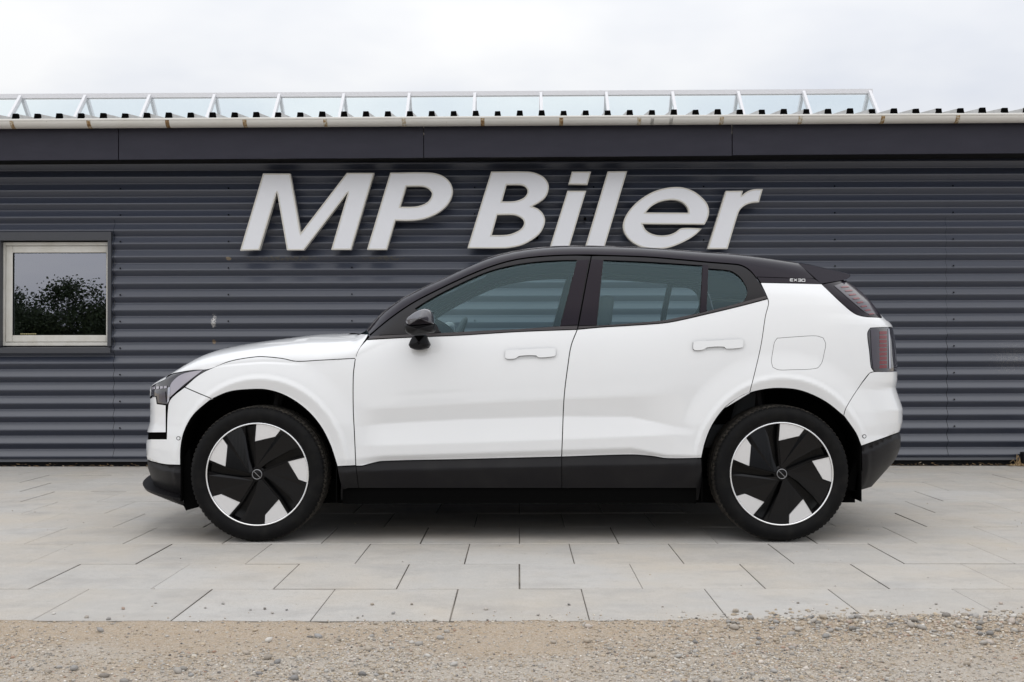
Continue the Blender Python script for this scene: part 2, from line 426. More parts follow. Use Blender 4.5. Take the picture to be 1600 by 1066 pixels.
def fast_mesh(name, v, f, m, parent=None):
    me = bpy.data.meshes.new(name); n = len(f)
    me.vertices.add(len(v)); me.vertices.foreach_set('co', v.astype(np.float32).ravel())
    me.loops.add(3*n); me.loops.foreach_set('vertex_index', f.astype(np.int32).ravel())
    me.polygons.add(n); me.polygons.foreach_set('loop_start', np.arange(0,3*n,3,dtype=np.int32))
    me.update(calc_edges=True); me.materials.append(m)
    o = bpy.data.objects.new(name, me); COL.objects.link(o)
    if parent: o.parent = parent
    return o
XS, YS, SZ = [], [], []
def scatter(n, x0, x1, y0, y1, s0, s1, dens=None, pw=3.):
    x = rng.uniform(x0,x1,n); y = rng.uniform(y0,y1,n)
    if dens is not None:
        k = rng.random(n) < dens(x,y); x, y = x[k], y[k]
    XS.append(x); YS.append(y); SZ.append(s0+(s1-s0)*rng.random(len(x))**pw)
clump = lambda x, y: np.clip(vnoise(x+30, y+30, 2.2, 9)*1.6-.35, .05, 1)
scatter(100000, -2.25, 2.25, 2.85, 4.07, .0035, .011, lambda x,y: np.clip(.34-.30*(y>3.72)*np.clip(1-x,0,1),.06,1)+.62*clump(x,y), 2.0)
scatter(9000, -2.3, 2.3, 2.75, 4.06, .007, .021, clump)
heap = lambda x, y: np.clip((x-.45)/.9,0,1)*np.exp(-((y-4.01+.05*np.sin(x*5))/(.10+.05*np.clip(x-.6,0,1)))**2)
scatter(12000, .3, 2.4, 3.6, 4.45, .004, .019, heap, 1.6)
edge = lambda x, y: np.exp(-np.abs((y-4.06)/.06))*np.clip(vnoise(x+9,y+3,4,5)*1.3-.1,0,1)*(.15+np.clip((x+.6)/1.2,0,.85))
scatter(7000, -2.3, 2.3, 3.95, 4.5, .003, .010, edge, 2.)
scatter(420, -3.2, 3.2, 4.07, 7.5, .003, .009, lambda x,y: np.clip(vnoise(x+50,y+50,1.3,4)*2-.6,.1,1), 2.)
X = np.concatenate(XS); Y = np.concatenate(YS); SZ = np.concatenate(SZ)
Z = np.where(Y > Y_EDGE, 0.0, gravel_z(X, Y))
v, f = stones(X, Y, Z, SZ)
lg = fast_mesh('loose_gravel', v, f, M_stone)
tag(lg, 'small mixed grey and tan stones lying on the sandy ground and paving edge', 'gravel', kind='stuff')
peb = []
for k in range(5):
    vv = ICO_V*(1+rng.uniform(-.22,.22,(12,1)))*np.array([1.15,.9,.62])
    me = bpy.data.meshes.new('pebble'); me.from_pydata([tuple(p) for p in vv], [], [tuple(map(int,q)) for q in ICO_F]); me.materials.append(M_pebble)
    me.polygons.foreach_set('use_smooth', np.ones(20, bool)); me.update(); peb.append(me)
def pebble(x, y, s):
    o = bpy.data.objects.new('pebble', random.choice(peb)); COL.objects.link(o); o.parent = ground
    z = 0.0 if y > Y_EDGE else float(gravel_z(x, y)); o.location = (x, y, z+s*.2); o.scale = (s/2,)*3
    o.rotation_euler = (random.uniform(-.3,.3), random.uniform(-.3,.3), random.uniform(0,6.3))
for _ in range(150):
    x, y = random.uniform(-1.9,1.9), random.uniform(3.1,4.0)
    if random.random() < float(clump(np.array([x]),np.array([y]))[0])+.15: pebble(x, y, random.uniform(.016,.032))
for _ in range(70):
    pebble(random.uniform(.7,2.0), random.gauss(3.98,.07), random.uniform(.016,.034))
for _ in range(26):
    pebble(random.uniform(-1.8,1.9), random.uniform(4.08,4.35), random.uniform(.010,.018))

# ================================================================== THE BUILDING
bld = empty('showroom_building', (0, Y_WALL, 0))
tag(bld, 'low dark grey showroom clad in horizontal corrugated metal with white gutter and glass roof light', 'building')
def badd(mb_or, name, m, parent=None, **k):
    """vertices are given in world space and stored relative to the building"""
    mb_or.v = [(x, y-Y_WALL, z) for x, y, z in mb_or.v]
    return mb_or.build(name, m, parent or bld, **k)
TILT = .001
def b_wall(t, b):
    g = G(t); geo = g.n('ShaderNodeNewGeometry'); v = geo.outputs['Position']
    base = g.mix(g.noise(.5, v, 2), (.034,.041,.063), (.041,.048,.072))
    streak = g.noise(3.5, g.scalevec(v, (1,1,.12)), 5, .65); base = g.mix(g.maprange(streak, .55, .8, 0, .12), base, (.045,.047,.052))
    dust = g.noise(55, g.scalevec(v, (.35,1,1.3)), 5, .7); base = g.mix(g.maprange(dust, .62, .82, 0, .35), base, (.085,.082,.078))
    # bird lime and rust runs on the bay left of the car, splashes low on the right-hand sheet
    sp = g.n('ShaderNodeSeparateXYZ'); t.links.new(v, sp.inputs[0])
    def blob(px, py, rx, rz, thr, sc, col, base):
        c = at(px, py, Y_WALL)
        dx = g.math('DIVIDE', g.math('SUBTRACT', sp.outputs['X'], float(c[0])), rx); dz = g.math('DIVIDE', g.math('SUBTRACT', sp.outputs['Z'], float(c[2])), rz)
        r = g.math('ADD', g.math('MULTIPLY', dx, dx), g.math('MULTIPLY', dz, dz))
        k = g.math('SUBTRACT', g.math('SUBTRACT', 1.0, r), g.maprange(g.noise(sc, v, 4, .7), .3, .7, 0, thr))
        return g.mix(g.maprange(k, 0, .12), base, col)
    base = blob(333, 502, .03, .085, 1.35, 90, (.45,.44,.43), base)
    base = blob(333, 534, .022, .025, .8, 60, (.20,.14,.08), base)
    base = blob(1585, 560, .34, .20, 2.9, 170, (.22,.215,.21), base)
    base = blob(357, 404, .03, .02, .9, 70, (.26,.20,.13), base)
    base = blob(450, 404, .5, .03, 1.7, 60, (.075,.07,.06), base)
    base = blob(600, 404, .3, .03, 1.7, 60, (.075,.07,.06), base)
    t.links.new(base, b.inputs['Base Color'])
    t.links.new(g.maprange(dust, .3, .8, .33, .37), b.inputs['Roughness'])
M_wall = mat('anthracite_steel_sheet', (.05,.05,.06), .38, spec=.95, build=b_wall)
M_flash = mat('grey_flashing', (.05,.053,.063), .42)
P_ = .1147; DEP = .037
PROF = [(0,0),(.03,.012),(.055,.05),(.48,.95),(.505,.988),(.53,1.),(.555,.985),(.58,.94),(.915,.06),(.945,.014),(.97,.0)]   # (phase, depth towards the room)
Z_PH = at(800, 691, Y_WALL)[2]      # a crest line
def sheet(spans, dy=0.0):
    mb = MB()
    for xa, xb, za, zb in spans:
        k0 = int(math.floor((za-Z_PH)/P_))-1; k1 = int(math.ceil((zb-Z_PH)/P_))+1
        zz, yy = [], []
        for k in range(k0, k1):
            for p, d in PROF: zz.append(Z_PH+(k+p)*P_); yy.append(d*DEP)
        zz = np.array(zz); yy = np.array(yy); ins = (zz > za) & (zz < zb)
        zs = np.concatenate([[za], zz[ins], [zb]]); ys = np.interp(zs, zz, yy)
        nx = max(2, int((xb-xa)/.5)+1); xs = np.linspace(xa, xb, nx); n = len(zs); v = []; f = []
        for x in xs:
            wob = 0
            for z, y in zip(zs, ys): v.append((x, Y_WALL+y-dy+wob*math.sin(z*3+x), z+TILT*x+wob))
        for i in range(nx-1):
            for j in range(n-1): f.append((i*n+j, (i+1)*n+j, (i+1)*n+j+1, i*n+j+1))
        mb.add(v, f)
    o = badd(mb, 'cladding_sheet', M_wall)
    return o
ZW = lambda py, Y=Y_WALL: at(800, py, Y)[2]
XW = lambda px, Y=Y_WALL: at(px, 500, Y)[0]
z_top, z_lap, z_bot, z_lap2 = 2.85, ZW(340), ZW(716), ZW(524)
xs1, xs2 = XW(177), XW(1480)
wx0, wx1, wz0, wz1 = XW(-4), XW(170), ZW(546.5), ZW(369)
sheet([(-7.0, xs2+.012, z_lap-.006, z_top)], .003)
sheet([(-7.0, wx0-.03, z_bot, z_lap-.004), (wx0-.03, xs1-.002, z_bot, wz0-.01), (wx0-.03, xs1-.002, wz1+.01, z_lap-.004), (wx1, xs1-.002, wz0-.01, wz1+.01)], 0)
sheet([(xs1+.002, xs2-.001, z_bot, z_lap-.004)], .002)
sheet([(xs2+.001, 7.0, z_lap2+.003, z_top)], .001)
sheet([(xs2+.003, 7.0, z_bot, z_lap2)], .0015)
bk = MB(); bk.box(-7, wx0-.02, Y_WALL+.05, Y_WALL+.06, .0, 2.85); bk.box(wx1+.01, 7, Y_WALL+.05, Y_WALL+.06, .0, 2.85)
bk.box(wx0-.02, wx1+.01, Y_WALL+.05, Y_WALL+.06, .0, wz0-.02); bk.box(wx0-.02, wx1+.01, Y_WALL+.05, Y_WALL+.06, wz1+.02, 2.85)
bk.box(-7, -6.95, Y_WALL+.06, Y_WALL+3.2, 0, 2.85); bk.box(6.95, 7, Y_WALL+.06, Y_WALL+3.2, 0, 2.85)
badd(bk, 'inner_wall', M_shell)
# base flashing: a drip edge above a dark gap
fl = MB(); zf = ZW(720.5, Y_WALL-.03)
fl.add([(-7,Y_WALL+.03,z_bot+.012-.007),(7,Y_WALL+.03,z_bot+.012+.007),(7,Y_WALL-.018,z_bot-.004+.007),(-7,Y_WALL-.018,z_bot-.004-.007),
        (-7,Y_WALL-.024,zf-.007),(7,Y_WALL-.024,zf+.007),(7,Y_WALL+.03,zf+.007),(-7,Y_WALL+.03,zf-.007)],
       [(0,3,2,1),(3,4,5,2),(4,7,6,5)])
badd(fl, 'base_flashing', M_flash)
pl = MB(); pl.box(-7, 7, Y_WALL+.01, Y_WALL+.05, -.07, z_bot)
badd(pl, 'plinth', M_shell)
# screws
sw = MB()
for px in (188, 357, 550, 742, 928, 1100, 1305, 1490):
    X0 = XW(px)
    for k in range(1, 22, 2):
        z = Z_PH+(k)*P_
        if z > 2.5: continue
        if px == 188 or True:
            sw.box(X0-.005, X0+.005, Y_WALL-.010, Y_WALL-.001, z+.010+TILT*X0, z+.020+TILT*X0)
o = badd(sw, 'cladding_screw', M_liner); o['kind'] = 'stuff'
# window
win = MB(); YF = Y_WALL+.045            # frame face lies back in the wall
xl, xr_, zb_, zt_ = at(2.7,460,YF)[0], at(181.5,460,YF)[0], at(80,540.5,YF)[2], at(80,378.5,YF)[2]
def b_cream(t, b):
    g = G(t); n = g.noise(9, g.coord(), 5); t.links.new(g.mix(g.maprange(n,.45,.75,0,.6), (.66,.645,.60), (.52,.49,.42)), b.inputs['Base Color'])
M_cream = mat('aged_white_upvc', (.66,.64,.6), .4, build=b_cream)
def ringbox(mb, x0, x1, z0, z1, wd, y0, y1):
    mb.box(x0, x0+wd, y0, y1, z0, z1); mb.box(x1-wd, x1, y0, y1, z0, z1)
    mb.box(x0+wd, x1-wd, y0, y1, z1-wd, z1); mb.box(x0+wd, x1-wd, y0, y1, z0, z0+wd)
ringbox(win, xl, xr_, zb_, zt_, .030, YF, YF+.07)
window = badd(win, 'window', M_cream); bevel(window, .003)
ss = MB(); ringbox(ss, xl+.032, xr_-.032, zb_+.034, zt_-.033, .058, YF+.008, YF+.06)
so_ = badd(ss, 'sash', M_cream, window); bevel(so_, .004)
gm = MB(); gx0, gx1, gz0, gz1 = xl+.088, xr_-.088, zb_+.09, zt_-.09
gm.add([(gx0,YF+.027,gz0),(gx1,YF+.027,gz0),(gx1,YF+.027,gz1),(gx0,YF+.027,gz1)], [(0,1,2,3)]); badd(gm, 'pane', M_wglass, window)
gk = MB(); ringbox(gk, gx0-.006, gx1+.006, gz0-.006, gz1+.006, .010, YF+.012, YF+.026); badd(gk, 'gasket', M_liner, window)
rm = MB(); 
x0r, x1r, y0r, y1r, z0r, z1r = xl-.6, xr_+1.6, YF+.071, YF+2.2, zb_-.7, zt_+.5
for q in ([(x0r,y1r,z0r),(x1r,y1r,z0r),(x1r,y1r,z1r),(x0r,y1r,z1r)],[(x0r,y0r,z0r),(x0r,y1r,z0r),(x0r,y1r,z1r),(x0r,y0r,z1r)],[(x1r,y0r,z0r),(x1r,y1r,z0r),(x1r,y1r,z1r),(x1r,y0r,z1r)],
          [(x0r,y0r,z0r),(x1r,y0r,z0r),(x1r,y1r,z0r),(x0r,y1r,z0r)],[(x0r,y0r,z1r),(x1r,y0r,z1r),(x1r,y1r,z1r),(x0r,y1r,z1r)],
          [(x0r,y0r,z0r),(xl+.01,y0r,z0r),(xl+.01,y0r,z1r),(x0r,y0r,z1r)],[(xr_-.01,y0r,z0r),(x1r,y0r,z0r),(x1r,y0r,z1r),(xr_-.01,y0r,z1r)],
          [(xl,y0r+.001,zt_-.01),(xr_,y0r+.001,zt_-.01),(xr_,y0r+.001,z1r),(xl,y0r+.001,z1r)],[(xl,y0r+.001,z0r),(xr_,y0r+.001,z0r),(xr_,y0r+.001,zb_+.01),(xl,y0r+.001,zb_+.01)]): rm.add(q, [(0,1,2,3)])
badd(rm, 'dark_room', M_shell, window)
cs = MB()
fx0, fx1 = at(0.2,460,Y_WALL-.012)[0], at(168,460,Y_WALL-.012)[0]
ft, fb_ = at(80,375.6,Y_WALL-.012)[2], at(80,541.5,Y_WALL-.012)[2]
xR, zT, zB = at(173.5,460,Y_WALL-.012)[0], at(80,362.6,Y_WALL-.012)[2], at(80,551.7,Y_WALL-.012)[2]
cs.box(fx1, xR, Y_WALL-.014, YF+.02, fb_, ft)                       # right jamb
cs.box(fx0-.10, xR, Y_WALL-.017, YF+.02, ft, zT)                    # head
cs.box(fx0-.10, fx0, Y_WALL-.014, YF+.02, fb_, ft)                  # left jamb
cs.add([(fx0-.1,Y_WALL-.03,fb_-.012),(xR,Y_WALL-.03,fb_-.012),(xR,YF+.02,fb_),(fx0-.1,YF+.02,fb_),(fx0-.1,Y_WALL-.03,zB),(xR,Y_WALL-.03,zB),(xR,YF+.02,zB),(fx0-.1,YF+.02,zB)],
       [(0,1,2,3),(4,5,1,0),(5,6,2,1),(6,7,3,2),(7,4,0,3)])
badd(cs, 'casing', M_flash, window)
stk = MB()
for i in range(9):
    xx = at(30+i*2.8,523,YF)[0]; zz = gz0+.010; stk.box(xx, xx+.012, YF+.0235, YF+.0255, zz, zz+.008)
badd(stk, 'pane_sticker', mat('yellow_sticker', (.45,.40,.20), .6), window)

# fascia boards
Y_FA = Y_WALL-.33
def b_fascia(t, b):
    g = G(t); v = g.coord(); n = g.noise(4, g.scalevec(v,(1,1,3)), 6, .65)
    base = g.mix(g.maprange(n,.4,.75,0,.7), (.017,.0165,.029), (.026,.025,.040))
    sc2 = g.noise(40, g.scalevec(v,(.3,1,1.2)), 5, .7); base = g.mix(g.maprange(sc2,.68,.8,0,.5), base, (.09,.08,.08))
    t.links.new(base, b.inputs['Base Color'])
M_fascia = mat('painted_fascia', (.045,.043,.058), .5, spec=.35, build=b_fascia)
eL_b, eR_b = at(0,250.7,Y_FA), at(1600,240.2,Y_FA); eL_t, eR_t = at(0,196,Y_FA), at(1600,187,Y_FA)
def lin(a, b, x, k=2): return a[k]+(b[k]-a[k])*(x-a[0])/(b[0]-a[0])
fxs = [-7.0, at(185,220,Y_FA)[0], at(662,220,Y_FA)[0], at(1144,220,Y_FA)[0], 7.0]
for a, b in zip(fxs[:-1], fxs[1:]):
    mb = MB(); a += .0035; b -= .0035; q = []
    dz = random.uniform(-.004,.004); dy = random.uniform(-.003,.003)
    for y in (Y_FA+dy, Y_FA+.022+dy):
        q += [(a,y,lin(eL_b,eR_b,a)+dz),(b,y,lin(eL_b,eR_b,b)+dz),(b,y,lin(eL_t,eR_t,b)),(a,y,lin(eL_t,eR_t,a))]
    mb.add(q, [(0,1,2,3),(5,4,7,6),(0,4,5,1),(1,5,6,2),(2,6,7,3),(3,7,4,0)])
    badd(mb, 'fascia_board', M_fascia)
sf = MB(); sf.add([(-7,Y_FA+.02,lin(eL_b,eR_b,-7)+.015),(7,Y_FA+.02,lin(eL_b,eR_b,7)+.015),(7,Y_WALL+.06,lin(eL_b,eR_b,7)+.02),(-7,Y_WALL+.06,lin(eL_b,eR_b,-7)+.02)], [(0,3,2,1)])
badd(sf, 'soffit', M_shell)
# gutter: half-round channel with rolled front lip
Y_GC = Y_FA-.062; gr_ = .056
gL, gR = at(0,188.2,Y_GC-gr_), at(1600,178.6,Y_GC-gr_)
def gz(x): return lin(gL, gR, x)
def b_gut(t, b):
    g = G(t); v = g.coord(); n = g.noise(6, g.scalevec(v,(.5,1,1)), 5, .6); sp = g.noise(70, v, 3, .6)
    base = g.mix(g.maprange(n,.4,.8,0,.5), (.70,.685,.65), (.60,.57,.51)); base = g.mix(g.maprange(sp,.70,.76), base, (.2,.17,.12))
    t.links.new(base, b.inputs['Base Color'])
M_gut = mat('white_pvc_gutter', (.7,.68,.64), .35, build=b_gut)
def arc_strip(x0, x1, r, nx=2, a0=0, a1=180, lip=False, th=.004):
    mb = MB(); sec = []
    for k in range(13):
        a = math.radians(a0+(a1-a0)*k/12); sec.append((-r*math.cos(a), -r*math.sin(a)))
    if lip: sec = [(-r+.009,.001),(-r+.007,.007),(-r-.001,.008),(-r-.005,.004),(-r-.004,-.003)]+sec
    n = len(sec); xs = np.linspace(x0,x1,nx); v = []
    for x in xs: v += [(x, Y_GC+y, gz(x)+z) for y, z in sec]
    f = [(i*n+j,(i+1)*n+j,(i+1)*n+j+1,i*n+j+1) for i in range(nx-1) for j in range(n-1)]
    mb.add(v, f); return mb
gutter = badd(arc_strip(-7, 7, gr_, 24, lip=True), 'gutter', M_gut, smooth=True)
gutter.data.set_sharp_from_angle(angle=math.radians(60))
so = gutter.modifiers.new('thickness','SOLIDIFY'); so.thickness = .003
def b_brk(t, b):
    g = G(t); v = g.coord(); sp = g.n('ShaderNodeSeparateXYZ'); t.links.new(v, sp.inputs[0])
    n = g.noise(45, v, 5, .7); oi = g.n('ShaderNodeObjectInfo')
    k = g.math('ADD', n, g.maprange(oi.outputs['Random'],0,1,-.12,.14))
    c = g.ramp(k, [(.36,(.58,.55,.49)),(.47,(.44,.36,.24)),(.56,(.30,.17,.06)),(.70,(.13,.08,.045))]); t.links.new(c, b.inputs['Base Color'])
M_brk = mat('rusty_bracket', (.4,.3,.2), .7, build=b_brk)
for px in (18,138,261,382,508,631,754,877,999,1128,1251,1380,1497,-105,1620):
    x = at(px, 190, Y_GC-gr_)[0]
    o = badd(arc_strip(x-.016, x+.016, gr_+.004), 'gutter_bracket', M_brk, gutter, smooth=True)
    so = o.modifiers.new('thickness','SOLIDIFY'); so.thickness = .003; so.offset = 1
for px in (1019.5, 1049): 
    x = at(px, 190, Y_GC-gr_)[0]; o = badd(arc_strip(x-.014, x+.014, gr_+.003), 'gutter_collar', M_gut, gutter, smooth=True)
    so = o.modifiers.new('thickness','SOLIDIFY'); so.thickness = .004; so.offset = 1
x0, x1 = at(1020,190,Y_GC-gr_)[0], at(1048,190,Y_GC-gr_)[0]
o = badd(arc_strip(x0, x1, gr_+.0015), 'gutter_sleeve', M_gut, gutter, smooth=True)
# roof of ribbed sheets, rising 7 degrees to the ridge
SL = math.tan(math.radians(7)); Y_EV = Y_GC+.005; Y_RG = 11.42
def b_roof(t, b):
    g = G(t); n = g.noise(8, g.coord(), 5, .6); t.links.new(g.mix(g.maprange(n,.35,.75), (.50,.50,.49), (.36,.35,.33)), b.inputs['Base Color'])
M_roof = mat('weathered_roof_sheet', (.45,.45,.44), .5, build=b_roof)
rp_ = 34.45*(Y_EV)/F; x_first = at(24, 184, Y_EV)[0]
ribs = [x_first+rp_*k for k in range(-15, 63)]
sec = []
for x in ribs:
    sec += [(x-.029,0),(x-.020,.046),(x+.020,.046),(x+.029,0)]
v = []; f = []; n = len(sec)
for y, dz in ((Y_EV,0),(Y_RG,(Y_RG-Y_EV)*SL),(Y_RG*2-Y_EV,0)):
    v += [(x, y, gz(x)+.018+z+dz) for x, z in sec]
for i in range(2):
    for j in range(n-1): f.append((i*n+j, i*n+j+1, (i+1)*n+j+1, (i+1)*n+j))
mb = MB(); mb.add(v, f); roof = badd(mb, 'roof', M_roof)
so = roof.modifiers.new('thickness','SOLIDIFY'); so.thickness = .002
re_v = [(-.0285,0,.000),(.0285,0,.000),(.0215,0,.048),(-.0215,0,.048),(-.0285,.03,.000),(.0285,.03,.000),(.0215,.03,.048),(-.0215,.03,.048)]
re_f = [(0,1,2,3),(5,4,7,6),(0,4,5,1),(1,5,6,2),(2,6,7,3),(3,7,4,0)]
REM = bpy.data.meshes.new('rib_end'); REM.from_pydata(re_v, [], re_f); REM.materials.append(M_liner)
for x in ribs:
    o = bpy.data.objects.new('rib_end', REM); COL.objects.link(o); o.parent = roof
    o.location = (x, Y_EV-.006-Y_WALL+random.uniform(-.004,.004), gz(x)+.019+random.uniform(-.004,.003)); o.rotation_euler = (0, random.uniform(-.05,.05), 0)
# ridge roof light
YB, YT = 11.02, 11.40
xa, xb = at(-90,160,YT)[0], at(1357.5,143,YT)[0]
zTl, zTr = at(0,151.5,YT), at(1357.5,143.5,YT)
def zt(x): return lin(zTl, zTr, x)
HB = YT-YB
sky_v = MB(); sky_v.beam((xa,YT,zt(xa)),(xb+.03,YT,zt(xb)), .06, .045)
M_alu = mat('white_aluminium_bar', (.72,.72,.745), .35)
skyl = badd(sky_v, 'roof_light', M_alu)
tops = [-68,34,135,235.5,336.5,437.5,538,640,742,845,947,1050,1152.5,1254.5,1357.5]
bx = [at(p,147,YT)[0] for p in tops]
for i, x in enumerate(bx):
    for s in (-1, 1):
        mb = MB(); mb.beam((x,YT+s*.02,zt(x)-.01),(x,YT+s*HB,zt(x)-HB), .05, .027, up=(1,0,0))
        badd(mb, 'glazing_bar', M_alu, skyl)
for i in range(len(bx)-1):
    a, b = bx[i]+.02, bx[i+1]-.02
    for s in (-1, 1):
        mb = MB(); mb.add([(a,YT+s*(.03),zt(a)-.03),(b,YT+s*(.03),zt(b)-.03),(b,YT+s*HB,zt(b)-HB),(a,YT+s*HB,zt(a)-HB)], [(0,1,2,3)])
        badd(mb, 'glass_pane', M_skyglass, skyl)
for s in (-1,1):
    mb = MB(); mb.beam((xa,YT+s*HB,zt(xa)-HB-.03),(xb+.03,YT+s*HB,zt(xb)-HB-.03), .06, .12); badd(mb, 'curb', M_alu, skyl)
mb = MB(); mb.add([(xb+.012,YT-.03,zt(xb)-.04),(xb+.012,YT-HB,zt(xb)-HB),(xb+.012,YT+HB,zt(xb)-HB),(xb+.012,YT+.03,zt(xb)-.04)], [(0,1,2,3)])
badd(mb, 'end_glass', M_skyglass, skyl)

# ------------------------------------------------------------------ the letters on the wall
def b_let(t, b):
    g = G(t); v = g.coord(); n = g.noise(3, v, 4); t.links.new(g.mix(n, (.77,.78,.825), (.81,.82,.85)), b.inputs['Base Color'])
M_face = mat('white_acrylic_face', (.68,.69,.72), .3, build=b_let)
M_edge = mat('cream_letter_edge', (.64,.62,.57), .45)
Y_LET = Y_WALL-.105
sign = empty('wall_sign', (0, Y_LET, 0))
tag(sign, 'large white slanted built-up letters MP Biler fixed to the dark corrugated wall', 'sign')
K = 220/1600
LET = {
 'M': (370,260,[[(37,958),(298,82),(608,82),(726,758),(1250,75),(1560,75),(1297,948),(1072,948),(1265,292),(760,953),(570,953),(455,292),(255,950)]]),
 'P': (560,260,[[(97,948),(362,72),(815,72),(950,105),(1040,180),(1072,270),(1060,350),(1010,440),(920,520),(800,580),(690,608),(560,618),(420,615),(322,948)],
                [(545,228),(710,228),(780,245),(820,280),(835,315),(820,365),(780,410),(720,440),(640,458),(475,460)]]),
 'B': (720,260,[[(75,930),(345,60),(760,60),(860,80),(950,130),(995,200),(998,260),(975,330),(920,390),(810,455),(880,485),(935,540),(958,610),(940,690),(890,770),(800,840),(690,895),(570,922),(480,930)],
                [(520,212),(680,212),(730,230),(758,265),(755,305),(725,350),(670,380),(600,397),(468,400)],
                [(415,552),(600,552),(670,575),(710,610),(718,655),(690,705),(640,740),(570,768),(500,780),(350,782)]]),
 'i dot': (720,260,[[(1222,205),(1262,60),(1480,60),(1440,208)]]),
 'i stem': (720,260,[[(1008,930),(1212,278),(1425,278),(1229,930)]]),
 'l': (880,260,[[(246,930),(505,58),(727,55),(466,930)]]),
 'e': (1000,260,[[(735,660),(30,655),(60,715),(110,755),(180,780),(250,787),(330,777),(400,750),(470,705),(705,705),(640,770),(560,825),(450,880),(340,920),(200,940),(80,932),(-23,900),(-113,840),(-173,760),(-193,680),(-173,590),(-113,490),(-13,390),(127,300),(277,250),(417,235),(520,248),(620,290),(710,360),(765,430),(785,510),(770,590)],
                [(65,525),(130,455),(220,405),(330,382),(410,385),(480,410),(530,455),(550,500),(550,528)]]),
 'r': (1000,260,[[(768,938),(975,280),(1170,278),(1155,335),(1210,290),(1290,262),(1395,258),(1352,408),(1270,415),(1200,440),(1145,485),(1115,540),(995,938)]]),
}
for nm, (ox, oy, loops) in LET.items():
    L3 = []
    for lp in loops:
        P, _ = smooth_poly([(ox+x*K, oy+y*K) for x, y in lp], step=2.5, ang=42)
        Q = np.array([at(a, b, Y_LET)[[0,2]] for a, b in P]); L3.append(Q)
    mb = MB()
    inn = [inset_poly(L3[0], .011)]+[inset_poly(h, -.011) for h in L3[1:]]
    for a, b in zip(L3, inn):
        n = len(a); s = 1 if area2(a) > 0 else -1
        if a is not L3[0]: s = -s
        vv = [(p[0],Y_LET,p[1]) for p in a]+[(p[0],Y_LET+.06,p[1]) for p in a]+[(p[0],Y_LET,p[1]) for p in b]+[(p[0],Y_LET+.003,p[1]) for p in b]
        ff = []
        for i in range(n):
            j = (i+1) % n
            for q in ((i,n+i,n+j,j),(i,j,2*n+j,2*n+i),(2*n+i,2*n+j,3*n+j,3*n+i)): ff.append(q if s > 0 else q[::-1])
        mb.add(vv, ff, 0)
    V2, T2 = triangulate(inn); mb.add([(p[0],Y_LET+.003,p[1]) for p in V2], [tuple(t) for t in T2], 1)
    mb.v = [(x, y-Y_LET, z) for x, y, z in mb.v]
    o = mb.build('letter', None, sign, mats=[M_edge, M_face])
    o['label'] = 'letter '+nm if 'i' not in nm else {'i dot':'dot of the letter i','i stem':'stem of the letter i'}[nm]
    # short stand-off pins that carry the letter
    cx, cz = L3[0].mean(0)
mbp = MB()
for px, py in ((412,300),(400,370),(470,360),(545,330),(590,370),(620,300),(755,370),(780,300),(840,370),(865,380),(905,283),(915,340),(960,300),(940,370),(990,340),(1080,300),(1130,360),(1150,310)):
    p = at(px, py, Y_LET); mbp.box(p[0]-.008, p[0]+.008, .055, .14, p[2]-.008, p[2]+.008)
mbp.build('standoff_pin', M_liner, sign)['kind'] = 'stuff'

# ------------------------------------------------------------------ litter and weeds at the wall foot
lv, lf = [], []
for _ in range(700):
    x = rng.uniform(-5,5); y = Y_WALL-.05+rng.normal(0,.018); a = rng.uniform(0,6.28); s = rng.uniform(.006,.028); z = rng.uniform(.0,.02) if y > Y_WALL-.05 else rng.uniform(.001,.006)
    b = len(lv); c, d = math.cos(a)*s, math.sin(a)*s
    lv += [(x-c,y-d,z),(x+d*.35,y-c*.35,z+.004),(x+c,y+d,z+rng.uniform(0,.012)),(x-d*.35,y+c*.35,z+.002)]; lf += [(b,b+1,b+2),(b,b+2,b+3)]
def b_leaf(t, b):
    g = G(t); r = g.n('ShaderNodeNewGeometry').outputs['Random Per Island']
    t.links.new(g.ramp(r, [(0,(.05,.035,.02)),(.5,(.16,.10,.05)),(.8,(.30,.19,.09)),(.95,(.45,.38,.28))]), b.inputs['Base Color'])
M_leaf = mat('dry_leaf', (.2,.12,.06), .8, build=b_leaf)
tag(fast_mesh('leaf_litter', np.array(lv), np.array(lf), M_leaf), 'brown dry leaf litter along the foot of the wall', 'leaf litter', kind='stuff')
wd = MB(); base = at(1590, 729, Y_WALL-.07)
for k in range(16):
    a = random.uniform(-2.6,.4); h = random.uniform(.03,.10); r = random.uniform(.03,.12)
    p0 = (base[0]+random.uniform(-.02,.05), base[1]+random.uniform(-.03,.02), .0)
    p1 = (p0[0]+math.cos(a)*r*.5, p0[1]+math.sin(a)*r*.3, h); p2 = (p0[0]+math.cos(a)*r, p0[1]+math.sin(a)*r*.5, h*random.uniform(.1,.9))
    wd.tube([p0,p1,p2], [.003,.0025,.001], 4)
for k in range(14):
    x, y = base[0]+random.uniform(-.10,.05), base[1]+random.uniform(-.08,.02); s = random.uniform(.015,.035); a = random.uniform(0,6.3)
    wd.add([(x-s*math.cos(a),y-s*math.sin(a),.004),(x+s*.4*math.sin(a),y-s*.4*math.cos(a),.02),(x+s*math.cos(a),y+s*math.sin(a),.012),(x-s*.4*math.sin(a),y+s*.4*math.cos(a),.018)], [(0,1,2,3)])
wo = wd.build('dry_weed', mat('straw_weed', (.36,.25,.13), .8)); tag(wo, 'withered straw coloured weed at the wall foot by the right edge', 'weed')
dp = MB(); bx0 = at(1593, 715, Y_WALL-.06)[0]; dp.tube([(bx0+.055,Y_WALL-.065,.02),(bx0+.055,Y_WALL-.065,.10)], .045, 12)
dp.tube([(bx0+.055,Y_WALL-.065,.095),(bx0+.055,Y_WALL-.065,.115)], .05, 12)
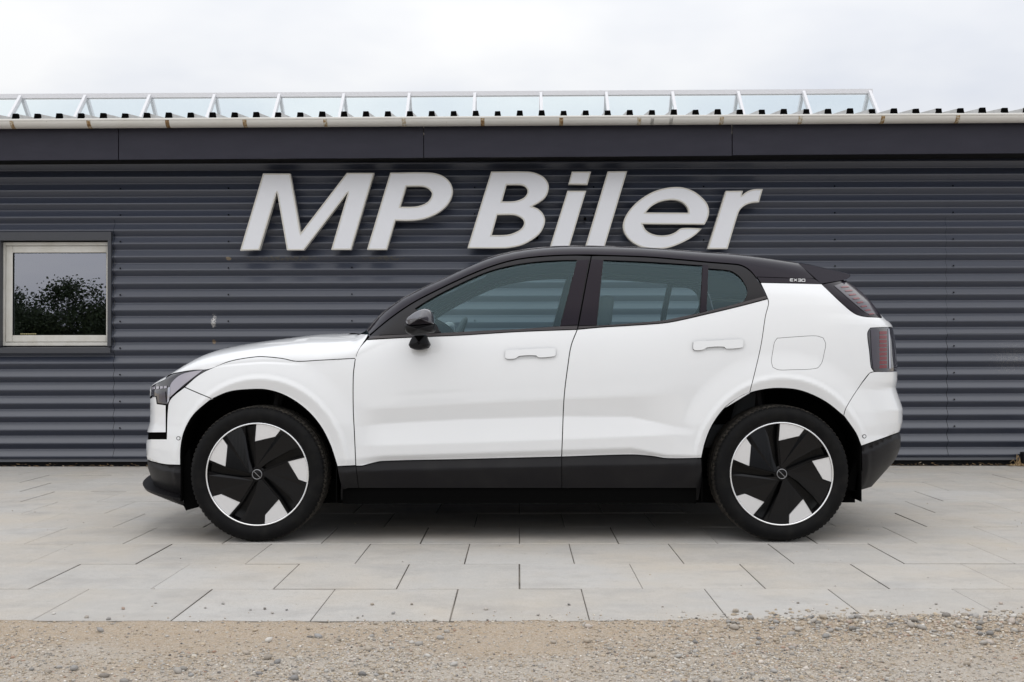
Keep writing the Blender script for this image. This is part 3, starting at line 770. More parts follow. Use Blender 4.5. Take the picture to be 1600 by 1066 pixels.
tag(dp.build('drain_stub', M_clad, smooth=False), 'short dark pipe stub standing at the wall foot beside the dry weed', 'pipe')

# ================================================================== THE CAR
W_PL = 0.895                                      # half width at the wheel faces
D_CAR = 2.65*F/818.5                              # distance of the near wheel faces
OY = D_CAR + W_PL
car = empty('car', (0, OY, 0))
tag(car, 'parked white electric hatchback with black roof and black and silver wheels, side on', 'car')
PIX = D_CAR/F
def plx(px): return (px-811)*PIX
def plz(py): return CAM[2]-(py-556)*PIX
def sstep(a, b, x): t = np.clip((x-a)/(b-a), 0, 1); return t*t*(3-2*t)
XCF, NF, LUF = -1.25, 3.2, 1.33
XCR, NR, LUR = 1.30, 3.4, 1.26
UMIN, UMAX = XCF-LUF, XCR+LUR
ZLOW = .15
ZSH = np.array([(-2.3,.70),(-2.1,.72),(-1.9,.80),(-1.7,.86),(-1.5,.895),(-1.326,.91),(-1.0,.905),(-.85,.935),(-.7,1.0),(-.55,1.034),(0,1.067),(.28,1.083),(.75,1.112),(1.0,1.16),(1.25,1.2),(1.6,1.2),(2.2,1.14)])
def hermite(xk, yk, n=600):
    x = np.linspace(xk[0], xk[-1], n); m = np.gradient(yk, xk)
    i = np.clip(np.searchsorted(xk, x)-1, 0, len(xk)-2); h = xk[i+1]-xk[i]; s = (x-xk[i])/h
    y = (2*s**3-3*s**2+1)*yk[i]+(s**3-2*s**2+s)*h*m[i]+(-2*s**3+3*s**2)*yk[i+1]+(s**3-s**2)*h*m[i+1]
    return x, y
zshx, zshy = hermite(ZSH[:,0], ZSH[:,1])
def smooth_curve(pts, n=60):
    P = np.array(pts, float); out = []
    for i in range(len(P)-1):
        p0 = P[max(i-1,0)]; p1 = P[i]; p2 = P[i+1]; p3 = P[min(i+2,len(P)-1)]
        for s in np.linspace(0,1,n,endpoint=False):
            out.append(.5*((2*p1)+(-p0+p2)*s+(2*p0-5*p1+4*p2-p3)*s*s+(-p0+3*p1-3*p2+p3)*s**3))
    out.append(P[-1]); return np.array(out)
cab = smooth_curve([(1,0),(.972,.2),(.925,.4),(.868,.6),(.815,.75),(.755,.855),(.67,.92),(.52,.962),(.3,.988),(.12,.998),(0,1)])
def arcpar(c, sy, st):
    d = np.diff(c*np.array([sy,st]),axis=0); s = np.concatenate([[0],np.cumsum(np.hypot(d[:,0],d[:,1]))]); return s/s[-1]
cab_w = arcpar(cab, .83, .45)
th = np.linspace(0, math.pi/2, 300); mh = 2.4; dnm = (np.sin(th)**mh+np.cos(th)**mh)**(1/mh)
hood_c = np.stack([np.cos(th)/dnm, np.sin(th)/dnm], 1); hood_w = arcpar(hood_c, .85, .14)

# outlines read off the photograph (pixels)
TOP = np.array([(238,601),(246.4,595.6),(266,585),(284.4,573),(312.6,556.9),(340.7,547),(369,540.7),(400,535.3),(449,528.7),(477.4,525.2),(497,522.7),(519.6,521.7),(546,520.8),(568,519.6),(580,506),(596,488.5),(630,464.5),(660,449.5),(680.7,440),(709,426.2),(740,411.8),(768,400.3),(796.3,393.2),(824.4,388.3),(859.6,384.8),(894.8,383.7),(940,384),(996,385.8),(1052.6,389.7),(1094.8,393.2),(1140,396.2),(1182,400.8),(1224.4,406.9),(1247,410.3),(1280.7,417.9),(1316,425.6),(1345,433)], float)
FRONT = np.array([(601,238),(606,234.2),(612,233.8),(619.5,234.3),(632,234.3),(645,234.6),(658,234.8),(672,231),(676,229.8),(685,229.6),(694,228.3),(708,228.3),(719,231),(726,230),(744,236),(760,244),(785,256)], float)   # (py, px)
REAR = np.array([(437.5,1322),(454.4,1344),(475,1365),(495.7,1379),(503,1389),(511,1395),(531,1399),(559.5,1401),(574.5,1402.5),(595,1402),(600,1400.8),(606,1399.5),(625,1406),(638,1410.6),(659,1410),(674,1405.5),(681,1407.5),(696,1407),(710,1403),(719,1398),(727,1392),(763.4,1360),(790,1335)], float)
ztk_x = np.concatenate([np.linspace(-2.2,-1.6,16), np.linspace(-1.54,-.90,10), np.linspace(-.86,-.50,10), np.linspace(-.42,1.80,30)])
ztk_z = np.interp(ztk_x, (TOP[:,0]-811)*3.45e-3, CAM[2]-(TOP[:,1]-556)*3.45e-3)
fk_z = (CAM[2]-(FRONT[:,0]-556)*3.5e-3)[::-1].copy(); fk_x = ((FRONT[:,1]-811)*3.5e-3)[::-1].copy()
rk_z = (CAM[2]-(REAR[:,0]-556)*3.5e-3)[::-1].copy(); rk_x = ((REAR[:,1]-811)*3.5e-3)[::-1].copy()

# door-side creases (photo pixels -> plane of the doors)
CX = np.array([500,552,600,720,877,986,1042,1097,1130.]);
CY = np.array([[620,622,620,613,606,601,599,597,596],      # start
               [642,640,638,631,624,619.5,617,614,612],    # upper crease
               [668,666,662,655.5,651,652,664,676,678],    # bottom of shaded band
               [699,697,696,692.5,687,682.5,680,678,678.5],# lower edge of the bright facet
               [718,717,712,708.5,703.5,700,712,712,712],  # lip
               [729,728.5,721,718,714,710.6,716,715,715],  # paint / cladding
               [738,736.6,735.5,732.6,729,727,726,725,724],# cladding crease
               [764,764,764,763.5,763,763,763,763,763]], float)
CO = np.array([0, .001, -.019, .003, .001, -.021, .003, -.020])
CXm = plx(CX); CZm = plz(CY)
def scallop_raw(x, z):
    f1 = sstep(plx(548), plx(606), x)*(1-sstep(plx(990), plx(1092), x))
    fc = sstep(plx(505), plx(545), x)*(1-sstep(plx(1094), plx(1115), x))
    lev = [np.interp(x, CXm, CZm[k]) for k in range(8)]
    offs = [CO[k]*(f1 if k in (1,2,3,4) else fc*(.45+.55*f1) if k == 5 else fc) for k in range(8)]
    r = np.zeros_like(x)
    for k in range(7):
        hi, lo = lev[k], lev[k+1]; m = (z <= hi) & (z > lo); s = (hi-z)/np.maximum(hi-lo, 1e-4)
        r = np.where(m, offs[k]+(offs[k+1]-offs[k])*s, r)
    return np.where(z <= lev[7], offs[7], r)
def scallop(x, z):
    return (scallop_raw(x,z)*2+scallop_raw(x,z+.005)+scallop_raw(x,z-.005)+scallop_raw(x,z+.0025)+scallop_raw(x,z-.0025))/6
XWF, XWR, ZHUB = (401.5-811)*PIX, (1220-811)*PIX, .345
def flare(x, z):
    r = np.zeros_like(x)
    for xw, cx in ((XWF, plx(404.3)), (XWR, plx(1221.5))):
        rho = np.sqrt(((x-cx)/.397)**2+((z-ZHUB)/.43)**2)
        r += .016*(1-sstep(1.12,1.46,rho)) + .009*(1-sstep(1.10,1.19,rho)) - .019*np.clip((1.125-rho)/.125,0,1)*(rho<1.13)
    return r*sstep(.2,.34,z)
def plline(pts, yl):
    q = np.array([at(a, b, OY-yl) for a, b in pts]); return q[:,0], q[:,2]
FB1, FB2 = plline([(229,719.5),(256,725.7),(284,727)], .72), plline([(229,729),(256,734),(284,735)], .72)
RB1, RB2 = plline([(1344,698.4),(1375,687.6),(1408,676.4)], .76), plline([(1344,705.5),(1375,696),(1408,686)], .76)
def bumper_step(x, z):
    r = np.zeros_like(x)
    for (l1, l2, m) in ((FB1, FB2, x < FB1[0][2]+.03), (RB1, RB2, x > RB1[0][0]-.03)):
        a = np.interp(x, *l1); b = np.interp(x, *l2)
        s1 = np.clip((a-z)/np.maximum(a-b, 1e-4), 0, 1); s2 = np.clip((b-z)/.30, 0, 1)
        r += np.where(m & (z < a), -.012+.016*s1-.035*s2, 0)
    return r
def S(u, v, off=0.0):
    """body surface of the near half: u along the car (nose to tail), v around the section -> x,y,z"""
    u = np.asarray(u, float); v = np.asarray(v, float); u, v = np.broadcast_arrays(u, v)
    tf = np.clip((XCF-u)/LUF, 0, 1)*math.pi/2; tr = np.clip((u-XCR)/LUR, 0, 1)*math.pi/2
    def se(t, n): d = (np.sin(t)**n+np.cos(t)**n)**(1/n); return np.sin(t)/d, np.cos(t)/d
    a, Sf = se(tf, NF); b, Sr = se(tr, NR)
    z = np.full(u.shape, .6); w = np.clip(v-1, 0, 1)
    yc = np.interp(w, cab_w, cab[:,0]); tcb = np.interp(w, cab_w, cab[:,1])
    yh = np.interp(w, hood_w, hood_c[:,0]); thd = np.interp(w, hood_w, hood_c[:,1])
    for _ in range(5):
        xf = np.interp(z, fk_z, fk_x); xr = np.interp(z, rk_z, rk_x)
        x = np.where(u < XCF, XCF-(XCF-xf)*a, np.where(u > XCR, XCR+(xr-XCR)*b, u))
        zsh = np.interp(x, zshx, zshy); ztop = np.maximum(np.interp(x, ztk_x, ztk_z), zsh+.012)
        wc = sstep(-.95, -.62, x)
        tt = tcb*wc+thd*(1-wc)
        z = np.where(v <= 1, ZLOW+v*(zsh-ZLOW), zsh+tt*(ztop-zsh))
    yy = yc*wc+yh*(1-wc)
    vv = np.clip((z-.6)/(zsh-.6), 0, 1); vv = np.where(v > 1, 1, vv)
    lean = .014*vv+(.012+.032*wc)*vv**4
    tuck = .045*np.clip((.40-z)/.25, 0, 1)**2
    hw = .888-lean-tuck
    hw = np.where(v > 1, hw*yy, hw+flare(x,z)+scallop(x,z)+bumper_step(x,z))
    y = -(hw)*Sf*Sr
    P = np.stack([x, y, z], -1)
    if np.any(off):
        P = P + normal(u, v)*np.asarray(off)[..., None] if np.ndim(off) else P + normal(u, v)*off
    return P
def normal(u, v, e=.004):
    u = np.asarray(u, float); v = np.asarray(v, float)
    du = S(np.minimum(u+e,UMAX), v)-S(np.maximum(u-e,UMIN), v); dv = S(u, np.minimum(v+e,2.))-S(u, np.maximum(v-e,0.))
    n = np.cross(du, dv); l = np.linalg.norm(n, axis=-1, keepdims=True)
    n = n/np.maximum(l, 1e-9)
    return n
def wproj(P): return proj(P+np.array([0, OY, 0]))
# fit the outline knots so that the silhouettes fall where the photograph has them
for it in range(7):
    for sub in range(3):
        gu = np.concatenate([np.linspace(UMIN,XCF,150,endpoint=False), np.linspace(XCF,XCR,300,endpoint=False), np.linspace(XCR,UMAX,100)])
        P = S(gu[:,None], np.linspace(.9,2.,150)[None,:]).reshape(-1,3); px, py, zf = wproj(P)
        num = np.zeros(len(ztk_x)); dw = np.zeros(len(ztk_x)); err = []
        for c in np.arange(241, 1344, 3.):
            m = np.abs(px-c) < 2.5
            if not m.any(): continue
            q = np.flatnonzero(m); k = q[np.argmin(py[q])]; e = (py[k]-np.interp(px[k], TOP[:,0], TOP[:,1]))*zf[k]/F; err.append(e)
            kk = np.clip(np.searchsorted(ztk_x, P[k,0])-1, 0, len(ztk_x)-2); t = np.clip((P[k,0]-ztk_x[kk])/(ztk_x[kk+1]-ztk_x[kk]), 0, 1)
            num[kk] += (1-t)*e; dw[kk] += 1-t; num[kk+1] += t*e; dw[kk+1] += t
        upd = np.where(dw > .05, num/np.maximum(dw, .05), np.nan); ok = ~np.isnan(upd)
        upd = np.interp(ztk_x, ztk_x[ok], upd[ok]); ztk_z += .8*upd
        ztk_z[1:-1] = .86*ztk_z[1:-1]+.07*(ztk_z[:-2]+ztk_z[2:])
        q = ztk_x > 1.50; k0 = np.flatnonzero(~q)[-1]; ztk_z[q] = ztk_z[k0]-.22*(ztk_x[q]-ztk_x[k0])
    gu = np.linspace(UMIN, XCF, 90); gv = np.linspace(.02, 1.5, 160)
    P = S(gu[:,None], gv[None,:]); px, py, zf = wproj(P.reshape(-1,3)); zz = P[...,2].ravel()
    for k in range(len(fk_z)):
        sel = np.abs(zz-fk_z[k]) < .008
        if not sel.any(): continue
        i = np.argmin(px[sel]); tgt = np.interp(py[sel][i], FRONT[:,0], FRONT[:,1]); fk_x[k] += .7*(tgt-px[sel][i])*zf[sel][i]/F
    gu = np.linspace(XCR, UMAX, 90)
    P = S(gu[:,None], gv[None,:]); px, py, zf = wproj(P.reshape(-1,3)); zz = P[...,2].ravel()
    for k in range(len(rk_z)):
        sel = np.abs(zz-rk_z[k]) < .010
        if not sel.any(): continue
        i = np.argmax(px[sel]); tgt = np.interp(py[sel][i], REAR[:,0], REAR[:,1]); rk_x[k] += .7*(tgt-px[sel][i])*zf[sel][i]/F
# inverse map: pixel -> (u, v)
IU = np.concatenate([np.linspace(UMIN,XCF,140,endpoint=False), np.linspace(XCF,XCR,420,endpoint=False), np.linspace(XCR,UMAX,140)])
IV = np.linspace(0.0, 1.97, 330)
IP = S(IU[:,None], IV[None,:]); ipx, ipy, ipz = [q.reshape(len(IU),len(IV)) for q in wproj(IP.reshape(-1,3))]
def inv(px, py):
    d = (ipx-px)**2+(ipy-py)**2; dm = d.min()
    m = d < max(9., dm*1.0001+1e-6) if dm < 9 else d <= dm
    c = np.where(m, ipz+d*.004, 1e9); i, j = np.unravel_index(np.argmin(c), c.shape)
    u, v = IU[i], IV[j]; best = (d[i,j], u, v)
    for _ in range(5):
        e = .002; uv = np.array([[u,v],[min(u+e,UMAX),v],[u,min(v+e,1.99)]])
        X_, Y_, _z = wproj(S(uv[:,0], uv[:,1]))
        J = np.array([[X_[1]-X_[0], X_[2]-X_[0]],[Y_[1]-Y_[0], Y_[2]-Y_[0]]])/e; r = np.array([px-X_[0], py-Y_[0]])
        dd = r@r
        if dd < best[0]: best = (dd, u, v)
        if dd < 1e-4: break
        st = np.linalg.solve(J.T@J+np.eye(2)*20., J.T@r); st = np.clip(st, -.03, .03)
        u = float(np.clip(u+st[0], UMIN, UMAX)); v = float(np.clip(v+st[1], 0, 1.98))
    return best[1], best[2]
def uv_loop(pts, inset, ang=38., step=5.):
    P, T = smooth_poly(pts, step, ang); Q = inset_poly(P, inset); out = []
    for (x, y), t in zip(Q, T):
        u, v = inv(x, y)
        if t == 'N': u = UMIN
        if t == 'T': u = UMAX
        if t == 'R': v = 2.0
        out.append((u, v))
    o2 = [out[0]]
    for p in out[1:]:
        if math.hypot(p[0]-o2[-1][0], p[1]-o2[-1][1]) > 1e-4: o2.append(p)
    # fill long gaps so that straight runs follow the surface
    o3 = []
    for i, p in enumerate(o2):
        q = o2[(i+1) % len(o2)]; L = math.hypot(q[0]-p[0], q[1]-p[1]); k = max(1, int(L/.03))
        for s in range(k): o3.append((p[0]+(q[0]-p[0])*s/k, p[1]+(q[1]-p[1])*s/k))
    return np.array(o3)
def surf_mesh(name, loops, m, parent, off=0., thick=.012, spacing=.024, join=False, side=1, smooth_rim=False):
    V, T = triangulate(loops, spacing)
    if area2(loops[0]) == 0: raise ValueError(name)
    P = S(V[:,0], V[:,1]); N = normal(V[:,0], V[:,1])
    bad = np.linalg.norm(N, axis=1) < .5; N[bad] = (0,0,1)
    P = P+N*off; B = bedges(T); nV = len(V)
    verts = [P, P-N*thick]; faces = [tuple(t) for t in T]; ln = [N[i] for t in T for i in t]
    if thick:
        for a, b in B:
            faces.append((b, a, a+nV, b+nV)); e = np.cross(P[b]-P[a], -N[a]); e = e/(np.linalg.norm(e)+1e-12)
            ln += [-e]*4 if False else [e]*4
    verts = np.concatenate(verts) if thick else P
    # surface normal must point away from the car
    def make(vt, fc, nn, nm):
        me = bpy.data.meshes.new(nm); me.from_pydata([tuple(map(float,q)) for q in vt], [], fc); me.materials.append(m)
        me.polygons.foreach_set('use_smooth', np.ones(len(me.polygons), bool)); me.update()
        me.normals_split_custom_set([tuple(map(float,q)) for q in nn])
        o = bpy.data.objects.new(nm, me); COL.objects.link(o); o.parent = parent; return o
    mir = np.array([1,-1,1.])
    def flip(fc, nn):
        f2, n2, k = [], [], 0
        for q in fc:
            L = len(q); f2.append(tuple(q[::-1])); n2 += [nn[k+i]*mir for i in range(L)][::-1]; k += L
        return f2, n2
    if join:
        f2, n2 = flip(faces, ln); nb = len(verts)
        return make(np.concatenate([verts, verts*mir]), faces+[tuple(i+nb for i in q) for q in f2], ln+n2, name)
    if side < 0:
        f2, n2 = flip(faces, ln); return make(verts*mir, f2, n2, name)
    return make(verts, faces, ln, name)
def panel(name, m, parent, pts, holes=(), inset=.75, off=0., thick=.012, spacing=.024, both=True, join=False, ang=38., parent2=None, step=5.):
    loops = [uv_loop(pts, inset, ang, step)]+[uv_loop(h, -inset, ang, step) for h in holes]
    a = surf_mesh(name, loops, m, parent, off, thick, spacing, join)
    if join or not both: return a, None
    return a, surf_mesh(name, loops, m, parent2 or parent, off, thick, spacing, False, -1)

# ---- traced boundaries
ARCH_F = [(282,727),(282.5,700),(288,674),(303,647.6),(327.6,625),(357.6,612.5),(387.6,608.8),(417.6,609.3),(447.6,619),(477.7,639.4),(500,664.5),(515,692.6),(523.5,717),(526.5,729)]
ARCH_R = [(1096,717),(1101.8,691),(1113,664),(1133,637),(1158,619),(1189.6,609),(1221,606.4),(1252.7,610.6),(1288.7,626.5),(1320,651),(1338,677),(1346,696)]
DOOR_F = [(577,523),(572.4,529.5),(561.9,543.5),(556.2,556),(554,569),(552,588.5),(552,640),(553.8,677),(556,727.5)]
SHUT = [(327,577),(359,564.6),(400,557.6),(418,557.8),(442,560.4),(463,564.6),(498.5,563),(555.5,560)]
BELT1 = [(573,531),(640,527.3),(720,524),(810,518.5),(902,515)]
BELT2 = [(902,515),(940,511.5),(982,509),(1038.5,504.8),(1066.7,499.7),(1100,492),(1140,482.5),(1172,474.5),(1200,467)]
BLINE = [(902,515),(892.5,540),(887.5,570),(881.5,620),(878.5,690),(877.6,714)]
LOW1 = [(877.6,714),(720,718),(597.4,721),(580.5,724.3),(566.4,728),(556,728.3)]
LOW2 = [(1096,716),(1042,716.5),(1018,713),(986,710.8),(877.6,714)]
RLINE = [(1200,467),(1201,475),(1196.4,493),(1189.6,537.6),(1180.6,578),(1171.6,613.6)]

# hood (both halves in one sheet of metal)
hoodp = [(327,577),(301.3,578.8),(278.8,582.2),(266,585.6),(252,595,None),(238,601.5,'N')]
hl = uv_loop(SHUT+[(560,548),(573,528),(575.5,522.5)]+[(540,521.5,'R'),(262,590,'R')]+[(238,601.5,'N'),(252,593),(266,585.6),(278.8,582.2),(301.3,578.8)], .6)
hl[:,1] = np.minimum(hl[:,1], 2.0)
hood = surf_mesh('hood', [hl], M_white, car, spacing=.03, join=True)
# front end
panel('front_bumper', M_white, car, [(262.5,633),(267.8,622),(288.2,605)]+[(310,614.5),(331,623)]+[(303,647.6),(288,674),(282.5,700),(282,727)]+[(256.5,725.7),(231.5,719.8),(231.5,719.8,'N'),(230,686,'N'),(230,686),(260,686)], join=True, ang=30, spacing=.014)
panel('nose_panel', M_white, car, [(244,620),(245.5,631),(259.5,633),(259.5,676.2),(230,676.4),(230,676.4,'N'),(234,620,'N')], join=True, ang=30)
panel('grille_slot', M_liner, car, [(259.6,676.2),(259.6,686),(230,686),(230,686,'N'),(230,676.4,'N'),(230,676.4)], join=True, off=-.006, inset=0, ang=30)
panel('lower_bumper', M_clad, car, [(282,728),(283.5,745),(286,783),(258,771.5),(240,760),(240,760,'N'),(231,721,'N'),(231.5,720.5),(256.5,726.4)], join=True, inset=.3, ang=30, spacing=.014)
vA = inv(235,619.8)[1]+.003; uB = inv(236.2,612)[0]-.015; vC = inv(240,601.2)[1]-.003; vD = inv(238,601.5)[1]-.004
surf_mesh('nose_cap', [np.array([(UMIN,vA),(uB,vA),(uB,vC),(UMIN,vD)])], M_white, car, spacing=.03, join=True)
# fender
fend, fend2 = panel('front_fender', M_white, car, SHUT+DOOR_F[3:]+[(527,729)]+ARCH_F[::-1][1:9]+[(327.6,625),(331,623.2),(310,614.5),(288.2,605),(308.5,587.4)], spacing=.011)
panel('arch_cladding', M_clad, fend, [(527,729.5),(556.2,728.5),(558.7,750),(560,763),(534,763),(529.5,745)], inset=.5, parent2=fend2)
# doors
fdoor, fdoor2 = panel('front_door', M_white, car, BELT1+BLINE[1:]+LOW1[1:]+DOOR_F[::-1][1:-2], spacing=.0095)
rdoor, rdoor2 = panel('rear_door', M_white, car, BELT2+RLINE[1:]+[(1158,619),(1133,637),(1113,664),(1101.8,691),(1096,716)]+LOW2[1:]+BLINE[::-1][1:-1], spacing=.0095)
panel('door_cladding', M_clad, fdoor, [(556.2,728.8),(566.4,728.5),(580.5,724.8),(597.4,721.5),(720,718.5),(877.6,714.5),(878,763),(560,763),(558.7,750)], inset=.55, parent2=fdoor2, spacing=.014)
panel('door_cladding', M_clad, rdoor, [(877.6,714.5),(986,711.3),(1018,713.5),(1042,717),(1096,716.5),(1097,745),(1095,763),(878,763)], inset=.55, parent2=rdoor2, spacing=.014)
# rear quarter with the charging flap
FLAP = [(1214.4,528.6),(1245,526.3),(1275,525),(1286,528),(1290,537.6),(1287.5,553),(1284,567),(1278,575),(1266,577),(1240,577.8),(1216.7,578),(1207.5,574),(1205.4,564.7),(1207.5,549),(1210,535.4)]
TLAMP = [(1360,512.8),(1375,511.8),(1394.6,511.4),(1398.5,531),(1400.6,559.5),(1402.2,574.5),(1401.5,580.2),(1385,581),(1367,580.6),(1361.6,574.5),(1358.8,550),(1355.7,520)]
quart, quart2 = panel('rear_quarter', M_white, car, [(1188.6,442),(1283.5,444),(1316,475),(1335,490.2),(1350,495),(1378,497),(1386,501),(1386,501,'T'),(1394,511,'T'),(1392,511.2),(1375,511.6),(1360,512.4),(1355.4,520),(1358.4,550),(1361.2,574.5),(1366,580.8),(1358.5,583),(1340,608),(1322,637),(1318,649)]
      +ARCH_R[::-1][2:9]+[(1171.6,613.6)]+RLINE[::-1][1:], holes=[FLAP], inset=.35, spacing=.012)
panel('charging_flap', M_white, quart, FLAP, inset=.3, parent2=quart2, spacing=.02)
panel('rear_bumper', M_white, car, [(1366.5,581.3),(1385,581.4),(1401,581),(1401,581,'T'),(1405,675,'T'),(1404,675.7),(1346,696.4),(1338,677),(1320,651),(1318.6,649.5),(1322.5,637),(1340.5,608),(1359,583.2)], join=True, inset=.2, ang=32, spacing=.014)
panel('rear_diffuser', M_clad, car, [(1346.2,697.2),(1404.5,676.4),(1406,676,'T'),(1393,727,'T'),(1392,727),(1362,761),(1339,768),(1342,741),(1347,735)], join=True, inset=.4, ang=30, spacing=.014)
# lip that juts out under the front bumper
lip = MB(); nlev = 26; uu = np.linspace(UMIN, XCF-.50, nlev); vlev = inv(262,765)[1]
A = S(uu, np.full(nlev, vlev)); N_ = normal(uu, np.full(nlev, vlev)); N_[:,2] = 0; N_ /= np.linalg.norm(N_,axis=1)[:,None]+1e-9
t = np.linspace(1, 0, nlev)**.7
z1 = np.interp(t, [0,1], [.213,.288])[:,None]
pr = (.086*t**.4)[:,None]
o1 = np.concatenate([A[:,:2]+N_[:,:2]*pr, z1], 1); o2 = np.concatenate([A[:,:2]+N_[:,:2]*(pr*.9), z1-.014], 1)
i1 = np.concatenate([A[:,:2]-N_[:,:2]*.03, z1+.006], 1); i2 = np.concatenate([A[:,:2]-N_[:,:2]*.03, z1-.05], 1)
for sgn in (1,-1):
    mm = np.array([1,sgn,1.]); vv = np.concatenate([i1,o1,o2,i2])*mm; ff = []
    for i in range(nlev-1):
        for k in range(3): q = (k*nlev+i,k*nlev+i+1,(k+1)*nlev+i+1,(k+1)*nlev+i); ff.append(q if sgn > 0 else q[::-1])
    lip.add(vv, ff)
lip.build('splitter_lip', M_clad, car)
# parking sensors
for px, py in ((278.8,685),(1350.5,682)):
    c = [(px+3.2*math.cos(a), py+3.2*math.sin(a)) for a in np.linspace(0,2*math.pi,14,endpoint=False)]
    ci = [(px+2.3*math.cos(a), py+2.3*math.sin(a)) for a in np.linspace(0,2*math.pi,14,endpoint=False)]
    lo = [uv_loop(c,0,90,2.), uv_loop(ci,0,90,2.)]
    surf_mesh('parking_sensor', lo, M_clad, car, off=.0006, thick=.001, spacing=None)
# ---- glasshouse
SEAM = [(577,523),(610.4,495.6),(645.6,471.8),(680.7,453.4),(716,436.5),(740,425.9),(768,415.2),(796.3,406.8),(824.4,401.9),(859.6,398.8),(894.8,397.6),(924,397.6),(940,398.1),(1010.4,400.5),(1066.7,405),(1109,408.9),(1140,411.3),(1158.3,413.8),(1172.4,422.2),(1185,437.8)]
i_h = 5
vw = 1+float(np.interp(.68, cab[::-1,0], cab_w[::-1]))
rl = list(uv_loop(SEAM+[(1182,432.6),(1272,435.3),(1283,443.3),(1247,410.8)], .3))  # only used for its lower edge
low = [inv(*p) for p in smooth_poly(SEAM, 5, closed=False)[0]]
low = low[:-1]
low += [inv(1182.5,432.4), inv(1210,433.4), inv(1240,434.4), inv(1272,435.2), inv(1260,423.5), inv(1247.5,412.0)]
u_tail = low[-1][0]; u_hd = inv(748,417)[0]
upper = [(u_tail, 1.75), (u_tail, 2.0)] + [(x, 2.0) for x in np.linspace(u_tail, u_hd+.10, 40)[1:]] + [(u_hd+.05, 1.9), (u_hd, vw)] + [(x, vw) for x in np.linspace(u_hd, low[0][0]-.05, 30)[1:]]
roofp = surf_mesh('roof', [np.array(low+upper)], M_gloss, car, spacing=.026, join=True)
ws = [(u_hd, vw+.012), (u_hd+.05, 1.905), (u_hd+.09, 2.0)] + [(x, 2.0) for x in np.linspace(u_hd+.09, -.93, 40)[1:]] + [(low[0][0]-.06, vw+.012)] + [(x, vw+.012) for x in np.linspace(low[0][0]-.05, u_hd, 30)[:-1]]
surf_mesh('windscreen', [np.array(ws)], M_glass, car, off=-.004, spacing=.04, join=True, thick=.004)
panel('badge_strip', M_gloss, car, [(1182.5,433),(1240,435),(1272,435.9),(1282.5,443.4),(1240,443),(1188.6,441.6)], inset=.35)
G1 = [(648.4,481.6),(666.7,470),(694.8,454.6),(740,433),(768,422.2),(803.3,413.6),(838.5,408.7),(873.7,406.4),(901,406),(874.4,509.3),(810,513.8),(740,517),(690,520),(681,506),(668,493)]
G2 = [(943.5,406),(996.3,408),(1038.5,410.4),(1097,414.3),(1092.7,489.4),(1062,495.4),(1038,500.3),(982,505.2),(933,508.6)]
G3 = [(1107.5,419.3),(1140,422.4),(1148.4,426.3),(1157,433.3),(1165,446),(1167.4,454.4),(1164.6,465.7),(1158.3,474),(1104.7,486)]
FR1 = [(578,523.5)]+[(x,y+.9) for x,y in SEAM[1:11]]+[(923.7,399.2),(914.5,447),(903.2,508),(902.3,515),(810,518.5),(720,524),(640,527.3),(573.5,531)]
FR2 = [(924.6,399.2)]+[(x,y+.9) for x,y in SEAM[12:]]+[(1200,466.4),(1172,474.3),(1140,482.3),(1100,491.8),(1066.7,499.5),(1038.5,504.6),(982,508.8),(940,511.3),(903,514.8),(904,508),(915.4,447)]
frame1, frame1b = panel('window_frame', M_trim, fdoor, FR1, [G1], inset=.5, off=-.004, parent2=fdoor2, thick=.02)
frame2, frame2b = panel('window_frame', M_trim, rdoor, FR2, [G2, G3], inset=.5, off=-.004, parent2=rdoor2, thick=.02)
for gp, d, d2 in ((G1,fdoor,fdoor2),(G2,rdoor,rdoor2),(G3,rdoor,rdoor2)):
    panel('window', M_glass, d, gp, inset=-1.0, off=-.010, thick=.0, parent2=d2, spacing=.02)
# gloss applique on the B-pillar, divider bar, belt trim
panel('pillar_trim', M_gloss, fdoor, [(902,407),(920.8,405.5),(913,447),(902.6,507.6),(876,509.4)], inset=.3, off=.001, thick=.004, parent2=fdoor2)
panel('pillar_trim', M_gloss, rdoor, [(924,405),(942.6,406.5),(937.5,449),(932,508.4),(905,508.8),(915.6,447)], inset=.3, off=.001, thick=.004, parent2=rdoor2)
panel('divider_bar', M_gloss, rdoor, [(1098,413.5),(1106.6,414.5),(1103.8,486.5),(1093.8,489)], inset=.2, off=.002, thick=.006, parent2=rdoor2)
M_belt = mat('satin_belt_trim', (.03,.024,.026), .3)
panel('belt_trim', M_belt, fdoor, [(575,530.6),(640,527),(720,523.7),(810,518.2),(901.6,514.6),(902.4,509.6),(875,510),(810,514.3),(740,517.6),(690,520.6),(640,522.6),(579,525.8)], inset=.2, off=.003, thick=.006, parent2=fdoor2)
panel('belt_trim', M_belt, rdoor, [(903,514.3),(940,511),(982,508.5),(1038.5,504.3),(1066.7,499.2),(1100,491.4),(1140,482),(1172,474),(1199,466.6),(1196.4,462.8),(1140,477.8),(1104,486.8),(1093,489.6),(1062,495.6),(1038,500.6),(982,505.6),(933,509),(904,510)], inset=.2, off=.003, thick=.006, parent2=rdoor2)
panel('mirror_sail', M_trim, fdoor, [(592,523.5),(645,485.2),(652,485),(668,495),(681,507),(689,519.6),(640,522.2)], inset=.3, off=-.001, thick=.004, parent2=fdoor2)
panel('quarter_frit', M_trim, rdoor, [(1141,420.5),(1159,424.5),(1170,434),(1192,462.6),(1160,471.5),(1165.5,465.7),(1168.2,454.4),(1165.8,446),(1158,433.3),(1149,425.6)], inset=.1, off=-.006, thick=.002, parent2=rdoor2)
